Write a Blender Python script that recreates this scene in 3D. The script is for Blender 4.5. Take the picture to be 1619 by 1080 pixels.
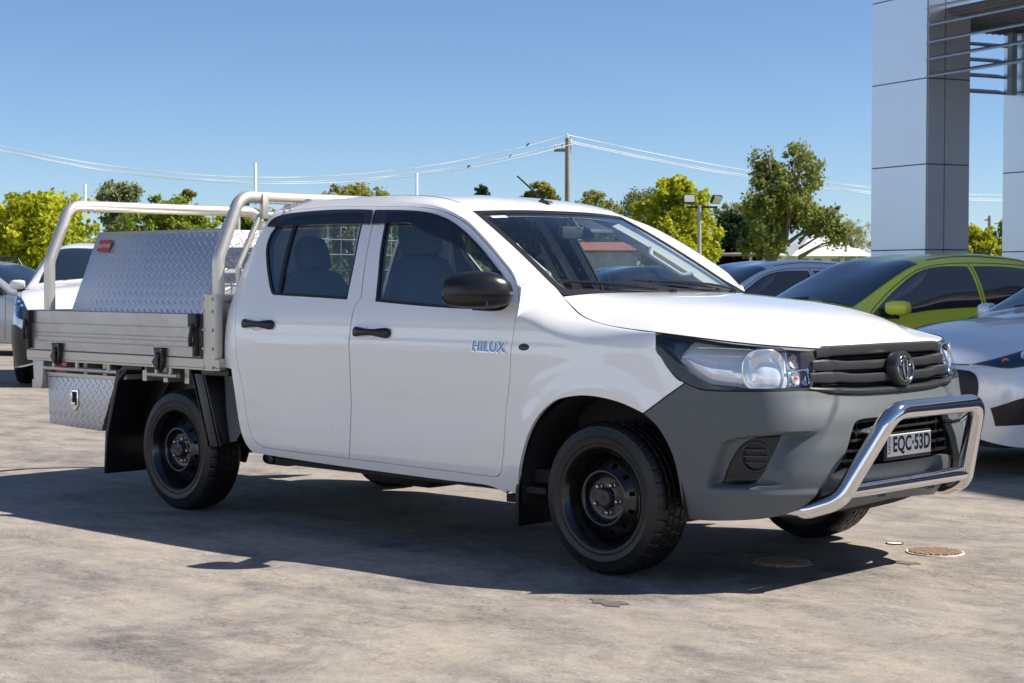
import bpy, bmesh, math, random
import numpy as np
from mathutils import Vector, Matrix
from mathutils.geometry import delaunay_2d_cdt
R = math.radians
S = bpy.context.scene
for o in list(bpy.data.objects): bpy.data.objects.remove(o)
# ------------------------------------------------------------------ camera
CAMP = (7.9146, -6.4706, 1.2694); YAW = 2.3326; PIT = -0.0358; FPX = 2743.18
cd = bpy.data.cameras.new('camera'); cam = bpy.data.objects.new('camera', cd); S.collection.objects.link(cam)
cam.location = CAMP
cam.rotation_euler = (math.pi/2 + PIT, 0, YAW - math.pi/2)
cd.sensor_width = 36; cd.lens = FPX/1619*36; cd.clip_start = .1; cd.clip_end = 3000
cd.dof.use_dof = True; cd.dof.focus_distance = 8.2; cd.dof.aperture_fstop = 13
S.camera = cam
# ------------------------------------------------------------------ world, sun, exposure
TS = Vector((.68, .60, 1.0)).normalized()            # direction towards the sun
ELEV = math.asin(TS.z); AZ = math.atan2(TS.x, TS.y)
w = bpy.data.worlds.new('World'); S.world = w; w.use_nodes = True
nt = w.node_tree; nt.nodes.clear()
sky = nt.nodes.new('ShaderNodeTexSky'); sky.sky_type = 'NISHITA'; sky.sun_disc = False
sky.sun_elevation = ELEV; sky.sun_rotation = AZ; sky.air_density = .7; sky.dust_density = .2; sky.ozone_density = 7.0; sky.altitude = 50
bg = nt.nodes.new('ShaderNodeBackground'); bg.inputs['Strength'].default_value = .078
wo = nt.nodes.new('ShaderNodeOutputWorld')
tn = nt.nodes.new('ShaderNodeMix'); tn.data_type = 'RGBA'; tn.blend_type = 'MULTIPLY'; tn.inputs[0].default_value = 1; tn.inputs[7].default_value = (1.04, 1.0, .955, 1)
nt.links.new(sky.outputs[0], tn.inputs[6]); nt.links.new(tn.outputs[2], bg.inputs[0]); nt.links.new(bg.outputs[0], wo.inputs[0])
sd = bpy.data.lights.new('sun', 'SUN'); sd.energy = 4.6; sd.angle = R(.55); sd.color = (1, .93, .82)
sun = bpy.data.objects.new('sun', sd); S.collection.objects.link(sun)
sun.rotation_euler = TS.to_track_quat('Z', 'Y').to_euler(); sun.location = (10, 10, 30)
vs = S.view_settings; vs.view_transform = 'Standard'; vs.look = 'None'; vs.gamma = 1; vs.exposure = .82
S.render.engine = 'CYCLES'
S.cycles.max_bounces = 10; S.cycles.transparent_max_bounces = 24; S.cycles.glossy_bounces = 5; S.cycles.diffuse_bounces = 4
S.cycles.sample_clamp_indirect = 8

def pchip(xk,yk,x):
    xk=np.asarray(xk,float);yk=np.asarray(yk,float);x=np.asarray(x,float)
    h=np.diff(xk);dl=np.diff(yk,axis=0)/(h if yk.ndim==1 else h[:,None])
    m=np.zeros_like(yk)
    a,b=dl[:-1],dl[1:];h0,h1=h[:-1],h[1:]
    if yk.ndim>1: h0=h0[:,None];h1=h1[:,None]
    with np.errstate(all='ignore'):
        w=(3*(h0+h1))/((2*h1+h0)/a+(h1+2*h0)/b)
    m[1:-1]=np.where(a*b>0,w,0);m[0]=dl[0];m[-1]=dl[-1]
    i=np.clip(np.searchsorted(xk,x,side='right')-1,0,len(xk)-2)
    t=(x-xk[i])/(xk[i+1]-xk[i]);hh=xk[i+1]-xk[i]
    if yk.ndim>1: t=t[...,None];hh=hh[...,None]
    t=np.clip(t,-.5,1.5)
    return ((1+2*t)*(1-t)**2)*yk[i]+t*(1-t)**2*hh*m[i]+t*t*(3-2*t)*yk[i+1]+t*t*(t-1)*hh*m[i+1]
def catmull(P,n=12,closed=False):
    P=np.asarray(P,float)
    Q=np.vstack([P[-1:],P,P[:2]]) if closed else np.vstack([2*P[0]-P[1],P,2*P[-1]-P[-2]])
    out=[]
    for i in range(1,len(Q)-2):
        p0,p1,p2,p3=Q[i-1],Q[i],Q[i+1],Q[i+2]
        # centripetal
        def tj(ti,a,b): return ti+max(np.linalg.norm(b-a),1e-9)**.5
        t0=0;t1=tj(t0,p0,p1);t2=tj(t1,p1,p2);t3=tj(t2,p2,p3)
        t=np.linspace(t1,t2,n,endpoint=False)[:,None]
        A1=(t1-t)/(t1-t0)*p0+(t-t0)/(t1-t0)*p1;A2=(t2-t)/(t2-t1)*p1+(t-t1)/(t2-t1)*p2;A3=(t3-t)/(t3-t2)*p2+(t-t2)/(t3-t2)*p3
        B1=(t2-t)/(t2-t0)*A1+(t-t0)/(t2-t0)*A2;B2=(t3-t)/(t3-t1)*A2+(t-t1)/(t3-t1)*A3
        out.append((t2-t)/(t2-t1)*B1+(t-t1)/(t2-t1)*B2)
    out=np.vstack(out)
    return out if closed else np.vstack([out,P[-1:]])
class Wrap:
    """vertical surface wrapped round a plan curve: point(s,z)=C(s)+n(s)*d(s,z)"""
    def __init__(w,plan,zk,stations,cols,relief=None):
        c=catmull(plan,40);L=np.r_[0,np.cumsum(np.linalg.norm(np.diff(c,axis=0),axis=1))]
        s=np.linspace(0,L[-1],900);w.sg=s
        w.c=np.stack([np.interp(s,L,c[:,0]),np.interp(s,L,c[:,1])],1)
        k=np.ones(21)/21
        t=np.gradient(w.c,s,axis=0);t/=np.linalg.norm(t,axis=1)[:,None]
        n=np.stack([t[:,1]*-1,t[:,0]],1)  # placeholder, fixed below
        n=np.stack([-t[:,1],t[:,0]],1)
        # smooth normals
        for a in (0,1):
            e=np.r_[n[:1,a].repeat(10),n[:,a],n[-1:,a].repeat(10)]
            n[:,a]=np.convolve(e,k,'valid')
        K=95;k2=np.ones(K)/K;n2=n.copy()
        for a in (0,1):
            e=np.r_[n[:1,a].repeat(K//2),n[:,a],n[-1:,a].repeat(K//2)]
            n2[:,a]=np.convolve(e,k2,'valid')
        n2/=np.linalg.norm(n2,axis=1)[:,None];t_=np.clip((s-1.05)/.75,0,1);t_=(t_*t_*(3-2*t_))[:,None]
        n=n2*(1-t_)+n*t_;n/=np.linalg.norm(n,axis=1)[:,None]
        w.n=n;w.zk=np.array(zk,float);w.st=np.array([w.s_of(*q) for q in stations]);w.cols=np.array(cols,float);w.relief=relief;w.len=L[-1]
    def s_of(w,x,y):
        return w.sg[np.argmin((w.c[:,0]-x)**2+(w.c[:,1]-y)**2)]
    def d(w,s,z):
        s=np.asarray(s,float);z=np.asarray(z,float)
        D=np.stack([pchip(w.zk,c,z) for c in w.cols],-1)   # (...,nst)
        j=np.clip(np.searchsorted(w.st,s,side='right')-1,0,len(w.st)-2)
        t=np.clip((s-w.st[j])/(w.st[j+1]-w.st[j]),0,1);t=t*t*(3-2*t)
        r=np.take_along_axis(D,j[...,None],-1)[...,0]*(1-t)+np.take_along_axis(D,(j+1)[...,None],-1)[...,0]*t
        if w.relief is not None: r=r+w.relief(s,z)
        return r
    def P(w,s,z,off=0.):
        s=np.asarray(s,float);z=np.asarray(z,float)
        d=w.d(s,z)+off
        f=lambda a:np.interp(s,w.sg,a)
        return np.stack([f(w.c[:,0])+f(w.n[:,0])*d, f(w.c[:,1])+f(w.n[:,1])*d, z+0*s],-1)
    def N(w,s,z,e=2e-3):
        a=w.P(s+e,z)-w.P(s-e,z);b=w.P(s,z+e)-w.P(s,z-e)
        n=np.cross(b,a)   # fixed sign below
        n/=np.maximum(np.linalg.norm(n,axis=-1),1e-12)[...,None]
        o=np.stack([np.interp(s,w.sg,w.n[:,0]),np.interp(s,w.sg,w.n[:,1]),0*s],-1)
        sg=np.sign((n*o).sum(-1));return n*np.where(sg==0,1,sg)[...,None]
# ---- main ute body surfaces (x forward from rear axle, y positive outwards, z up)
def sstep(a,b,x):
    t=np.clip((x-a)/(b-a),0,1);return t*t*(3-2*t)
PLAN=[(.36,0),(.365,.40),(.375,.62),(.39,.76),(.43,.845),(.52,.884),(.68,.896),(1.2,.90),(2.0,.90),(2.8,.90),(3.2,.895),(3.45,.883),(3.65,.852),(3.80,.80),(3.91,.72),(3.99,.60),(4.04,.45),(4.075,.25),(4.085,0)]
ZK=[.26,.30,.345,.40,.50,.65,.80,.90,1.0,1.08,1.15,1.19,1.25,1.40,1.55,1.62,1.66]
DA=[-.085,-.065,-.046,-.028,-.014,-.004,.0,.0,-.006,-.018,-.038,-.053,-.075,-.137,-.215,-.26,-.30]
DB=[-.07,-.05,-.035,-.022,-.012,-.002,.002,.0,-.008,-.03,-.06,-.08,-.1,-.15,-.215,-.26,-.30]
DC=[-.06,-.045,-.03,-.016,.0,.008,.004,-.022,-.07,-.12,-.15,-.17,-.2,-.25,-.3,-.33,-.35]
DD=[-.11,-.09,-.06,-.02,.0,.0,-.045,-.085,-.125,-.2,-.25,-.27,-.3,-.33,-.35,-.37,-.4]
def relief0(s,z): return 0*s*z
W1=Wrap(PLAN,ZK,[(.36,0),(2.8,.9),(3.3,.89),(3.85,.77),(3.99,.60),(4.085,0)],[DA,DA,DB,DC,DD,DD])
# ------------------------------------------------------------------ materials
MATS = {}
def nmat(name):
    m = bpy.data.materials.new(name); m.use_nodes = True
    b = m.node_tree.nodes['Principled BSDF']; MATS[name] = m
    return m, m.node_tree, b
def pbr(name, col, rough=.5, metal=0, coat=0, bump=0, bscale=40, var=0, vscale=8, spec=.5, aniso=0, bdist=.002):
    m, t, b = nmat(name)
    b.inputs['Base Color'].default_value = (*col, 1); b.inputs['Roughness'].default_value = rough
    b.inputs['Metallic'].default_value = metal; b.inputs['Coat Weight'].default_value = coat
    b.inputs['Coat Roughness'].default_value = .03; b.inputs['Specular IOR Level'].default_value = spec
    if aniso: b.inputs['Anisotropic'].default_value = aniso
    if var or bump:
        tc = t.nodes.new('ShaderNodeTexCoord')
    if var:
        n = t.nodes.new('ShaderNodeTexNoise'); n.inputs['Scale'].default_value = vscale; n.inputs['Detail'].default_value = 5
        mx = t.nodes.new('ShaderNodeMix'); mx.data_type = 'RGBA'
        mx.inputs[6].default_value = (*[c*(1-var) for c in col], 1); mx.inputs[7].default_value = (*[min(1, c*(1+var)) for c in col], 1)
        t.links.new(tc.outputs['Object'], n.inputs['Vector']); t.links.new(n.outputs[0], mx.inputs[0]); t.links.new(mx.outputs[2], b.inputs['Base Color'])
        mr = t.nodes.new('ShaderNodeMapRange'); mr.inputs[3].default_value = max(0, rough-.08); mr.inputs[4].default_value = min(1, rough+.1)
        t.links.new(n.outputs[0], mr.inputs[0]); t.links.new(mr.outputs[0], b.inputs['Roughness'])
    if bump:
        n2 = t.nodes.new('ShaderNodeTexNoise'); n2.inputs['Scale'].default_value = bscale; n2.inputs['Detail'].default_value = 4
        bp = t.nodes.new('ShaderNodeBump'); bp.inputs['Strength'].default_value = bump; bp.inputs['Distance'].default_value = bdist
        t.links.new(tc.outputs['Object'], n2.inputs['Vector']); t.links.new(n2.outputs[0], bp.inputs['Height']); t.links.new(bp.outputs[0], b.inputs['Normal'])
    return m
def glassm(name, tint, refl=.08, rough=0.0, opaque=None):
    m, t, b = nmat(name); t.nodes.remove(b)
    out = [n for n in t.nodes if n.type == 'OUTPUT_MATERIAL'][0]
    gl = t.nodes.new('ShaderNodeBsdfGlossy'); gl.inputs['Roughness'].default_value = rough; gl.inputs['Color'].default_value = (1, 1, 1, 1)
    if opaque: tr = t.nodes.new('ShaderNodeBsdfDiffuse'); tr.inputs[0].default_value = (*opaque, 1)
    else: tr = t.nodes.new('ShaderNodeBsdfTransparent'); tr.inputs[0].default_value = (*tint, 1)
    lw = t.nodes.new('ShaderNodeLayerWeight'); lw.inputs['Blend'].default_value = .5
    pw = t.nodes.new('ShaderNodeMath'); pw.operation = 'POWER'; pw.inputs[1].default_value = 4.2
    mul = t.nodes.new('ShaderNodeMath'); mul.operation = 'MULTIPLY_ADD'; mul.inputs[1].default_value = .95; mul.inputs[2].default_value = refl; mul.use_clamp = True
    t.links.new(lw.outputs['Facing'], pw.inputs[0]); t.links.new(pw.outputs[0], mul.inputs[0])
    mx = t.nodes.new('ShaderNodeMixShader')
    t.links.new(mul.outputs[0], mx.inputs[0]); t.links.new(tr.outputs[0], mx.inputs[1]); t.links.new(gl.outputs[0], mx.inputs[2]); t.links.new(mx.outputs[0], out.inputs[0])
    return m
WHITE = pbr('white_paint', (.89, .89, .89), .30, coat=1, var=.010, vscale=3)
WHITE.node_tree.nodes['Principled BSDF'].inputs['Coat IOR'].default_value = 1.8
SILVER = pbr('silver_paint', (.42, .44, .47), .35, metal=.5, coat=1)
LIME = pbr('lime_paint', (.90, .90, .06), .35, coat=.7)
PALEB = pbr('pale_paint', (.80, .84, .90), .33, coat=1)
BLACKP = pbr('black_plastic', (.010, .010, .012), .40, bump=.15, bscale=300)
GREYP = pbr('grey_bumper_plastic', (.092, .106, .118), .46, bump=.3, bscale=520, bdist=.0006)
DGREY = pbr('dark_grey_trim', (.034, .035, .038), .34, bump=.1, bscale=300)
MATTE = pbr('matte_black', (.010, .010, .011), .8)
GUARD = pbr('black_mudguard', (.008, .008, .010), .34, bump=.3, bscale=30, bdist=.004)
MIRP = pbr('mirror_shell', (.009, .010, .012), .26, bump=.1, bscale=300)
RUBBER = pbr('tyre_rubber', (.0065, .0065, .0075), .44, bump=.2, bscale=150, var=.25, vscale=10)
RUBBERF = pbr('window_rubber', (.008, .008, .009), .45)
STEELB = pbr('black_steel_wheel', (.005, .005, .006), .24, coat=.35)
CHROME = pbr('chrome', (.62, .63, .66), .06, metal=1)
DCHR = pbr('dark_chrome', (.52, .53, .55), .12, metal=1)
POLI = pbr('polished_bar', (.74, .74, .76), .07, metal=1, bump=.03, bscale=12, bdist=.003)
NUTM = pbr('nut_steel', (.42, .42, .44), .3, metal=1)
TUBEM = pbr('satin_aluminium_tube', (.66, .63, .57), .42, metal=.75, bump=.12, bscale=160, bdist=.0006)
ALU = pbr('aluminium_side_panel', (.41, .41, .415), .27, metal=.92, aniso=.5, var=.12, vscale=2.2, bump=.5, bscale=1.6, bdist=.02)
ALUR = pbr('aluminium_rail', (.56, .54, .49), .45, metal=.8, var=.12, vscale=6)
RED = pbr('red_lens', (.45, .02, .015), .25, coat=.5)
REDS = pbr('red_sticker', (.42, .05, .04), .4)
AMBER = pbr('amber_bulb', (.8, .22, .01), .2, coat=.6)
SEAT = pbr('seat_fabric', (.075, .085, .10), .85, bump=.3, bscale=400)
DASH = pbr('dash_plastic', (.030, .032, .034), .6, bump=.2, bscale=300)
LINER = pbr('headliner', (.50, .52, .50), .85)
WHITETXT = pbr('white_ink', (.75, .75, .74), .5)
BLACKTXT = pbr('black_ink', (.012, .012, .014), .45)
VISOR = glassm('smoked_visor', (.20, .15, .17), .09)
SGLASS = glassm('side_glass', (.90, .96, .97), .15)
WGLASS = glassm('windscreen_glass', (.93, .97, .95), .03)
LENS = glassm('lamp_lens', (.96, .97, .98), .035)
BGGLASS = glassm('dark_car_glass', (0, 0, 0), .13, opaque=(.012, .02, .03))
def checker_mat():
    m, t, b = nmat('checker_plate')
    b.inputs['Base Color'].default_value = (.56, .57, .62, 1); b.inputs['Metallic'].default_value = .85; b.inputs['Roughness'].default_value = .42
    tc = t.nodes.new('ShaderNodeUVMap'); sp = t.nodes.new('ShaderNodeSeparateXYZ'); t.links.new(tc.outputs[0], sp.inputs[0])
    def M(op, a, b2=None, c=None):
        n = t.nodes.new('ShaderNodeMath'); n.operation = op
        for i, v in enumerate((a, b2, c)):
            if v is None: continue
            if isinstance(v, (int, float)): n.inputs[i].default_value = v
            else: t.links.new(v, n.inputs[i])
        return n.outputs[0]
    # five-bar style: alternate raised bars laid at +-45 deg on a chequerboard of cells
    u = M('MULTIPLY', sp.outputs[0], 17.0); v = M('MULTIPLY', sp.outputs[1], 17.0)
    p = M('ADD', u, v); q = M('SUBTRACT', u, v)
    fp = M('FRACT', p); fq = M('FRACT', q)
    par = M('MODULO', M('ABSOLUTE', M('ADD', M('FLOOR', p), M('FLOOR', q))), 2.0)
    a = M('ABSOLUTE', M('SUBTRACT', fp, .5)); c = M('ABSOLUTE', M('SUBTRACT', fq, .5))
    def bar(x, y): return M('MULTIPLY', M('SMOOTH_MIN', M('MULTIPLY', M('SUBTRACT', .13, x), 9.), 1., .3), M('GREATER_THAN', .46, y))
    ba = M('MAXIMUM', bar(a, c), 0.); bb = M('MAXIMUM', bar(c, a), 0.)
    h = M('ADD', M('MULTIPLY', ba, par), M('MULTIPLY', bb, M('SUBTRACT', 1., par)))
    bp = t.nodes.new('ShaderNodeBump'); bp.inputs['Strength'].default_value = .55; bp.inputs['Distance'].default_value = .005
    t.links.new(h, bp.inputs['Height']); t.links.new(bp.outputs[0], b.inputs['Normal'])
    return m
CHECK = checker_mat()
# ------------------------------------------------------------------ scene helpers
def link(o): S.collection.objects.link(o); return o
def tag(o, label=None, cat=None, group=None, kind=None):
    if label: o['label'] = label
    if cat: o['category'] = cat
    if group: o['group'] = group
    if kind: o['kind'] = kind
    return o
def empty(name, loc=(0, 0, 0), rz=0, **k):
    o = bpy.data.objects.new(name, None); link(o); o.location = loc; o.rotation_euler = (0, 0, rz); o.empty_display_size = .1
    return tag(o, **k)
def copy_tree(o, parent=None):
    c = o.copy(); link(c); c.parent = parent
    for ch in list(o.children): copy_tree(ch, c)
    return c
class MB:
    """collects shapes (V,F and optional exact normals) into ONE mesh object"""
    def __init__(s): s.V = []; s.F = []; s.N = []; s.hasN = False; s.UV = None
    def add(s, V, F, N=None):
        b = len(s.V); s.V += [tuple(map(float, v)) for v in V]; s.F += [tuple(int(i)+b for i in f) for f in F]
        if N is not None: s.hasN = True; s.N += [tuple(map(float, n)) for n in N]
        else: s.N += [None]*len(V)
        return s
    def build(s, name, mat, parent=None, smooth=35, bevel=0, seg=2, loc=None, uv=None):
        assert max(max(f) for f in s.F) < len(s.V), name
        me = bpy.data.meshes.new(name); me.from_pydata(s.V, [], s.F); me.materials.append(mat)
        if s.hasN and not bevel:
            # orient faces with the normals
            me.validate(); me.update()
            bm = bmesh.new(); bm.from_mesh(me); bm.verts.ensure_lookup_table()
            for f in bm.faces:
                a = Vector((0, 0, 0))
                for v in f.verts:
                    if s.N[v.index] is not None: a += Vector(s.N[v.index])
                if a.length > 0 and f.normal.dot(a) < 0: f.normal_flip()
            bm.to_mesh(me); bm.free()
            me.polygons.foreach_set('use_smooth', [True]*len(me.polygons))
            me.update()
            vn = [Vector(n) if n is not None else v.normal for n, v in zip(s.N, me.vertices)]
            me.normals_split_custom_set_from_vertices(vn)
        else:
            bm = bmesh.new(); bm.from_mesh(me)
            bmesh.ops.recalc_face_normals(bm, faces=bm.faces)
            if bevel:
                ed = [e for e in bm.edges if len(e.link_faces) == 2 and e.calc_face_angle(0) > .5]
                bmesh.ops.bevel(bm, geom=ed, offset=bevel, segments=seg, profile=.5, affect='EDGES', clamp_overlap=True)
            bm.to_mesh(me); bm.free()
            if smooth:
                me.polygons.foreach_set('use_smooth', [True]*len(me.polygons)); me.set_sharp_from_angle(angle=R(smooth))
        if uv is not None:
            l = me.uv_layers.new(name='UVMap')
            for lp in me.loops: l.data[lp.index].uv = uv(me.vertices[lp.vertex_index].co)
        o = bpy.data.objects.new(name, me); link(o)
        if parent is not None: o.parent = parent
        if loc is not None: o.location = loc
        return o
    def box(s, x0, x1, y0, y1, z0, z1, M=None):
        V = [Vector((x, y, z)) for x in (x0, x1) for y in (y0, y1) for z in (z0, z1)]
        if M is not None: V = [M @ v for v in V]
        return s.add(V, [(0, 1, 3, 2), (4, 6, 7, 5), (0, 4, 5, 1), (2, 3, 7, 6), (0, 2, 6, 4), (1, 5, 7, 3)])
    def prism(s, poly, a, b, fn):
        """poly 2D list extruded between a and b; fn(p, t) -> 3D"""
        n = len(poly); V = [fn(p, a) for p in poly]+[fn(p, b) for p in poly]
        F = [tuple(range(n)), tuple(range(2*n-1, n-1, -1))]+[(i, (i+1) % n, n+(i+1) % n, n+i) for i in range(n)]
        return s.add(V, F)
    def tube(s, path, r, n=12, caps=True, closed=False):
        P = [Vector(p) for p in path]; m = len(P); rs = r if hasattr(r, '__len__') else [r]*m
        T = []
        for i in range(m):
            a = P[(i-1) % m] if closed or i > 0 else P[0]; b = P[(i+1) % m] if closed or i < m-1 else P[-1]
            T.append((b-a).normalized())
        up = Vector((0, 0, 1)) if abs(T[0].z) < .9 else Vector((1, 0, 0))
        u = (up-T[0]*up.dot(T[0])).normalized(); V = []
        for i in range(m):
            u = (u-T[i]*u.dot(T[i])).normalized(); v = T[i].cross(u)
            for k in range(n):
                a = 2*math.pi*k/n; V.append(P[i]+(u*math.cos(a)+v*math.sin(a))*rs[i])
        F = []
        for i in range(m if closed else m-1):
            j = (i+1) % m
            for k in range(n): F.append((i*n+k, i*n+(k+1) % n, j*n+(k+1) % n, j*n+k))
        if caps and not closed: F += [tuple(range(n-1, -1, -1)), tuple((m-1)*n+k for k in range(n))]
        return s.add(V, F)
    def sweep(s, path, sec, nrm=None, closed=False):
        """sweep a 2D section (a along given normals, b along binormal) down a 3D path"""
        P = [Vector(p) for p in path]; m = len(P); n = len(sec); V = []
        for i in range(m):
            a = P[max(i-1, 0)]; b = P[min(i+1, m-1)]; T = (b-a).normalized()
            N = Vector(nrm[i]) if nrm is not None else Vector((0, 0, 1)); N = (N-T*N.dot(T)).normalized(); B = T.cross(N)
            V += [P[i]+N*q[0]+B*q[1] for q in sec]
        F = [(i*n+k, i*n+(k+1) % n, (i+1)*n+(k+1) % n, (i+1)*n+k) for i in range(m-1) for k in range(n)]
        F += [tuple(range(n)), tuple((m-1)*n+k for k in range(n-1, -1, -1))]
        return s.add(V, F)
    def lathe(s, prof, M=None, n=48, skip=None, closed=False):
        """prof: (r, h) about local Z"""
        V = []; m = len(prof)
        for r, h in prof:
            for k in range(n):
                a = 2*math.pi*k/n; V.append(Vector((r*math.cos(a), r*math.sin(a), h)))
        if M is not None: V = [M @ v for v in V]
        F = []
        for i in range(m if closed else m-1):
            j = (i+1) % m
            for k in range(n):
                if skip and skip(i, k): continue
                F.append((i*n+k, i*n+(k+1) % n, j*n+(k+1) % n, j*n+k))
        return s.add(V, F)
    def grid(s, G, N=None, closed_u=False):
        nu, nv = len(G), len(G[0]); V = [p for row in G for p in row]
        F = [(i*nv+j, i*nv+j+1, ((i+1) % nu)*nv+j+1, ((i+1) % nu)*nv+j) for i in range(nu if closed_u else nu-1) for j in range(nv-1)]
        return s.add(V, F, None if N is None else [q for row in N for q in row])
def rrect(w, h, r, n=5, cx=0, cy=0):
    out = []
    for sx, sy, a0 in ((1, 1, 0), (-1, 1, 90), (-1, -1, 180), (1, -1, 270)):
        for k in range(n+1):
            a = R(a0+90*k/n); out.append((cx+sx*(w/2-r)+r*math.cos(a), cy+sy*(h/2-r)+r*math.sin(a)))
    return out
def fillet(path, rad, n=8):
    """polyline with rounded corners"""
    P = [Vector(p) for p in path]; out = [P[0]]
    for i in range(1, len(P)-1):
        a, b, c = P[i-1], P[i], P[i+1]; u = (a-b); v = (c-b); r = rad[i-1] if hasattr(rad, '__len__') else rad
        ang = u.angle(v); t = min(r/math.tan(ang/2), u.length*.49, v.length*.49) if ang < 3.1 else 0
        if t < 1e-5: out.append(b); continue
        p0 = b+u.normalized()*t; p1 = b+v.normalized()*t
        for k in range(n+1):
            s_ = k/n; out.append(p0*(1-s_)**2+b*2*s_*(1-s_)+p1*s_*s_)
    return out+[P[-1]]
def smooth_outline(pts, step=.012, ang=42, closed=True):
    """Catmull-Rom through the points, kept sharp where the outline turns more than ang"""
    P = [np.array(p[:2], float) for p in pts]; n = len(P); cor = []
    for i in range(n):
        a = P[i]-P[i-1]; b = P[(i+1) % n]-P[i]
        c = math.degrees(math.acos(np.clip(a@b/(np.linalg.norm(a)*np.linalg.norm(b)+1e-12), -1, 1)))
        if c > ang: cor.append(i)
    if not cor: q = catmull(P, 10, True)
    else:
        segs = []
        for a, b in zip(cor, cor[1:]+[cor[0]+n]):
            sg = [P[k % n] for k in range(a, b+1)]
            segs.append((catmull(sg, 10) if len(sg) > 2 else np.array(sg))[:])
        q = []
        for sg in segs:
            L = np.r_[0, np.cumsum(np.linalg.norm(np.diff(sg, axis=0), axis=1))]; m = max(1, int(round(L[-1]/step)))
            t = np.linspace(0, L[-1], m+1)[:-1]; q.append(np.stack([np.interp(t, L, sg[:, 0]), np.interp(t, L, sg[:, 1])], 1))
        return np.vstack(q)
    q = np.vstack([q, q[:1]]); L = np.r_[0, np.cumsum(np.linalg.norm(np.diff(q, axis=0), axis=1))]; m = max(8, int(round(L[-1]/step)))
    t = np.linspace(0, L[-1], m+1)[:-1]; return np.stack([np.interp(t, L, q[:, 0]), np.interp(t, L, q[:, 1])], 1)
def inpoly(pts, poly):
    x, y = pts[:, 0], pts[:, 1]; r = np.zeros(len(pts), bool); j = len(poly)-1
    for i in range(len(poly)):
        xi, yi = poly[i]; xj, yj = poly[j]
        with np.errstate(all='ignore'): c = ((yi > y) != (yj > y)) & (x < (xj-xi)*(y-yi)/(yj-yi)+xi)
        r ^= c; j = i
    return r
def polydist(pts, poly):
    d = np.full(len(pts), 1e9); Q = np.roll(poly, -1, axis=0)
    for a, b in zip(poly, Q):
        ab = b-a; t = np.clip(((pts-a)@ab)/(ab@ab+1e-12), 0, 1); d = np.minimum(d, np.linalg.norm(pts-(a+t[:, None]*ab), axis=1))
    return d
def offset_poly(poly, d):
    """grow (d>0) or shrink a closed outline"""
    a = np.roll(poly, 1, axis=0); b = np.roll(poly, -1, axis=0); t = b-a; t /= np.linalg.norm(t, axis=1)[:, None]+1e-12
    n = np.stack([t[:, 1], -t[:, 0]], 1); ar = .5*np.sum(poly[:, 0]*b[:, 1]-b[:, 0]*poly[:, 1])
    return poly+n*d*(1 if ar > 0 else -1)
def dedupe(p):
    p = np.asarray(p, float); out = [p[0]]
    for q in p[1:]:
        if np.linalg.norm(q-out[-1]) > 1.5e-3: out.append(q)
    while np.linalg.norm(out[0]-out[-1]) <= 1.5e-3: out.pop()
    return np.array(out)
def panel(mb, surf, outer, holes=(), side=-1, off=0., rim=.012, grid=.03, back=False, rimholes=True, reg=None):
    """a sheet cut to an outline on a surface, edges folded inwards by rim"""
    outer = dedupe(outer); holes = [dedupe(h) for h in holes]; lo, hi = outer.min(0), outer.max(0)
    gx, gy = np.meshgrid(np.arange(lo[0]+grid/2, hi[0], grid), np.arange(lo[1]+grid/2, hi[1], grid))
    g = np.stack([gx.ravel(), gy.ravel()], 1)
    g = g[inpoly(g, outer)]
    g = g[polydist(g, outer) > grid*.3] if len(g) else g
    for h in holes:
        if len(g): g = g[~inpoly(g, h)]
        if len(g): g = g[polydist(g, h) > grid*.3]
    vs_ = [Vector(p) for p in outer]; ed = [(i, (i+1) % len(outer)) for i in range(len(outer))]; loops = [list(range(len(outer)))]
    for h in holes:
        b = len(vs_); vs_ += [Vector(p) for p in h]; ed += [(b+i, b+(i+1) % len(h)) for i in range(len(h))]; loops.append(list(range(b, b+len(h))))
    vs_ += [Vector(p) for p in g]
    ov, oe, of, mv, me_, mf = delaunay_2d_cdt(vs_, ed, [], 0, 1e-6)
    uv = np.array([list(v) for v in ov]); F = np.array([f for f in of if len(f) == 3])
    c = uv[F].mean(1); k = inpoly(c, outer)
    for h in holes: k &= ~inpoly(c, h)
    F = F[k]
    P = surf.P(uv[:, 0], uv[:, 1], off); N = surf.N(uv[:, 0], uv[:, 1])
    fl = np.array([1, side, 1.])
    mb.add(P*fl, F, (N if not back else -N)*fl)
    if rim:
        for li, (src, sgn) in enumerate([(outer, 1)]+[(h, -1) for h in holes]):
            if li and not rimholes: continue
            A = surf.P(src[:, 0], src[:, 1], off); n = surf.N(src[:, 0], src[:, 1]); B = A-n*rim
            t = np.roll(A, -1, axis=0)-np.roll(A, 1, axis=0); t /= np.linalg.norm(t, axis=1)[:, None]+1e-12
            o = np.cross(t, n); cen = A.mean(0); s_ = np.sign(np.sum(o*(A-cen))); o *= (s_ if s_ else 1)*sgn
            m = len(A); V = np.vstack([A, B]); mb.add(V*fl, [(i, (i+1) % m, m+(i+1) % m, m+i) for i in range(m)], np.vstack([o, o])*fl)
    return mb
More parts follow.
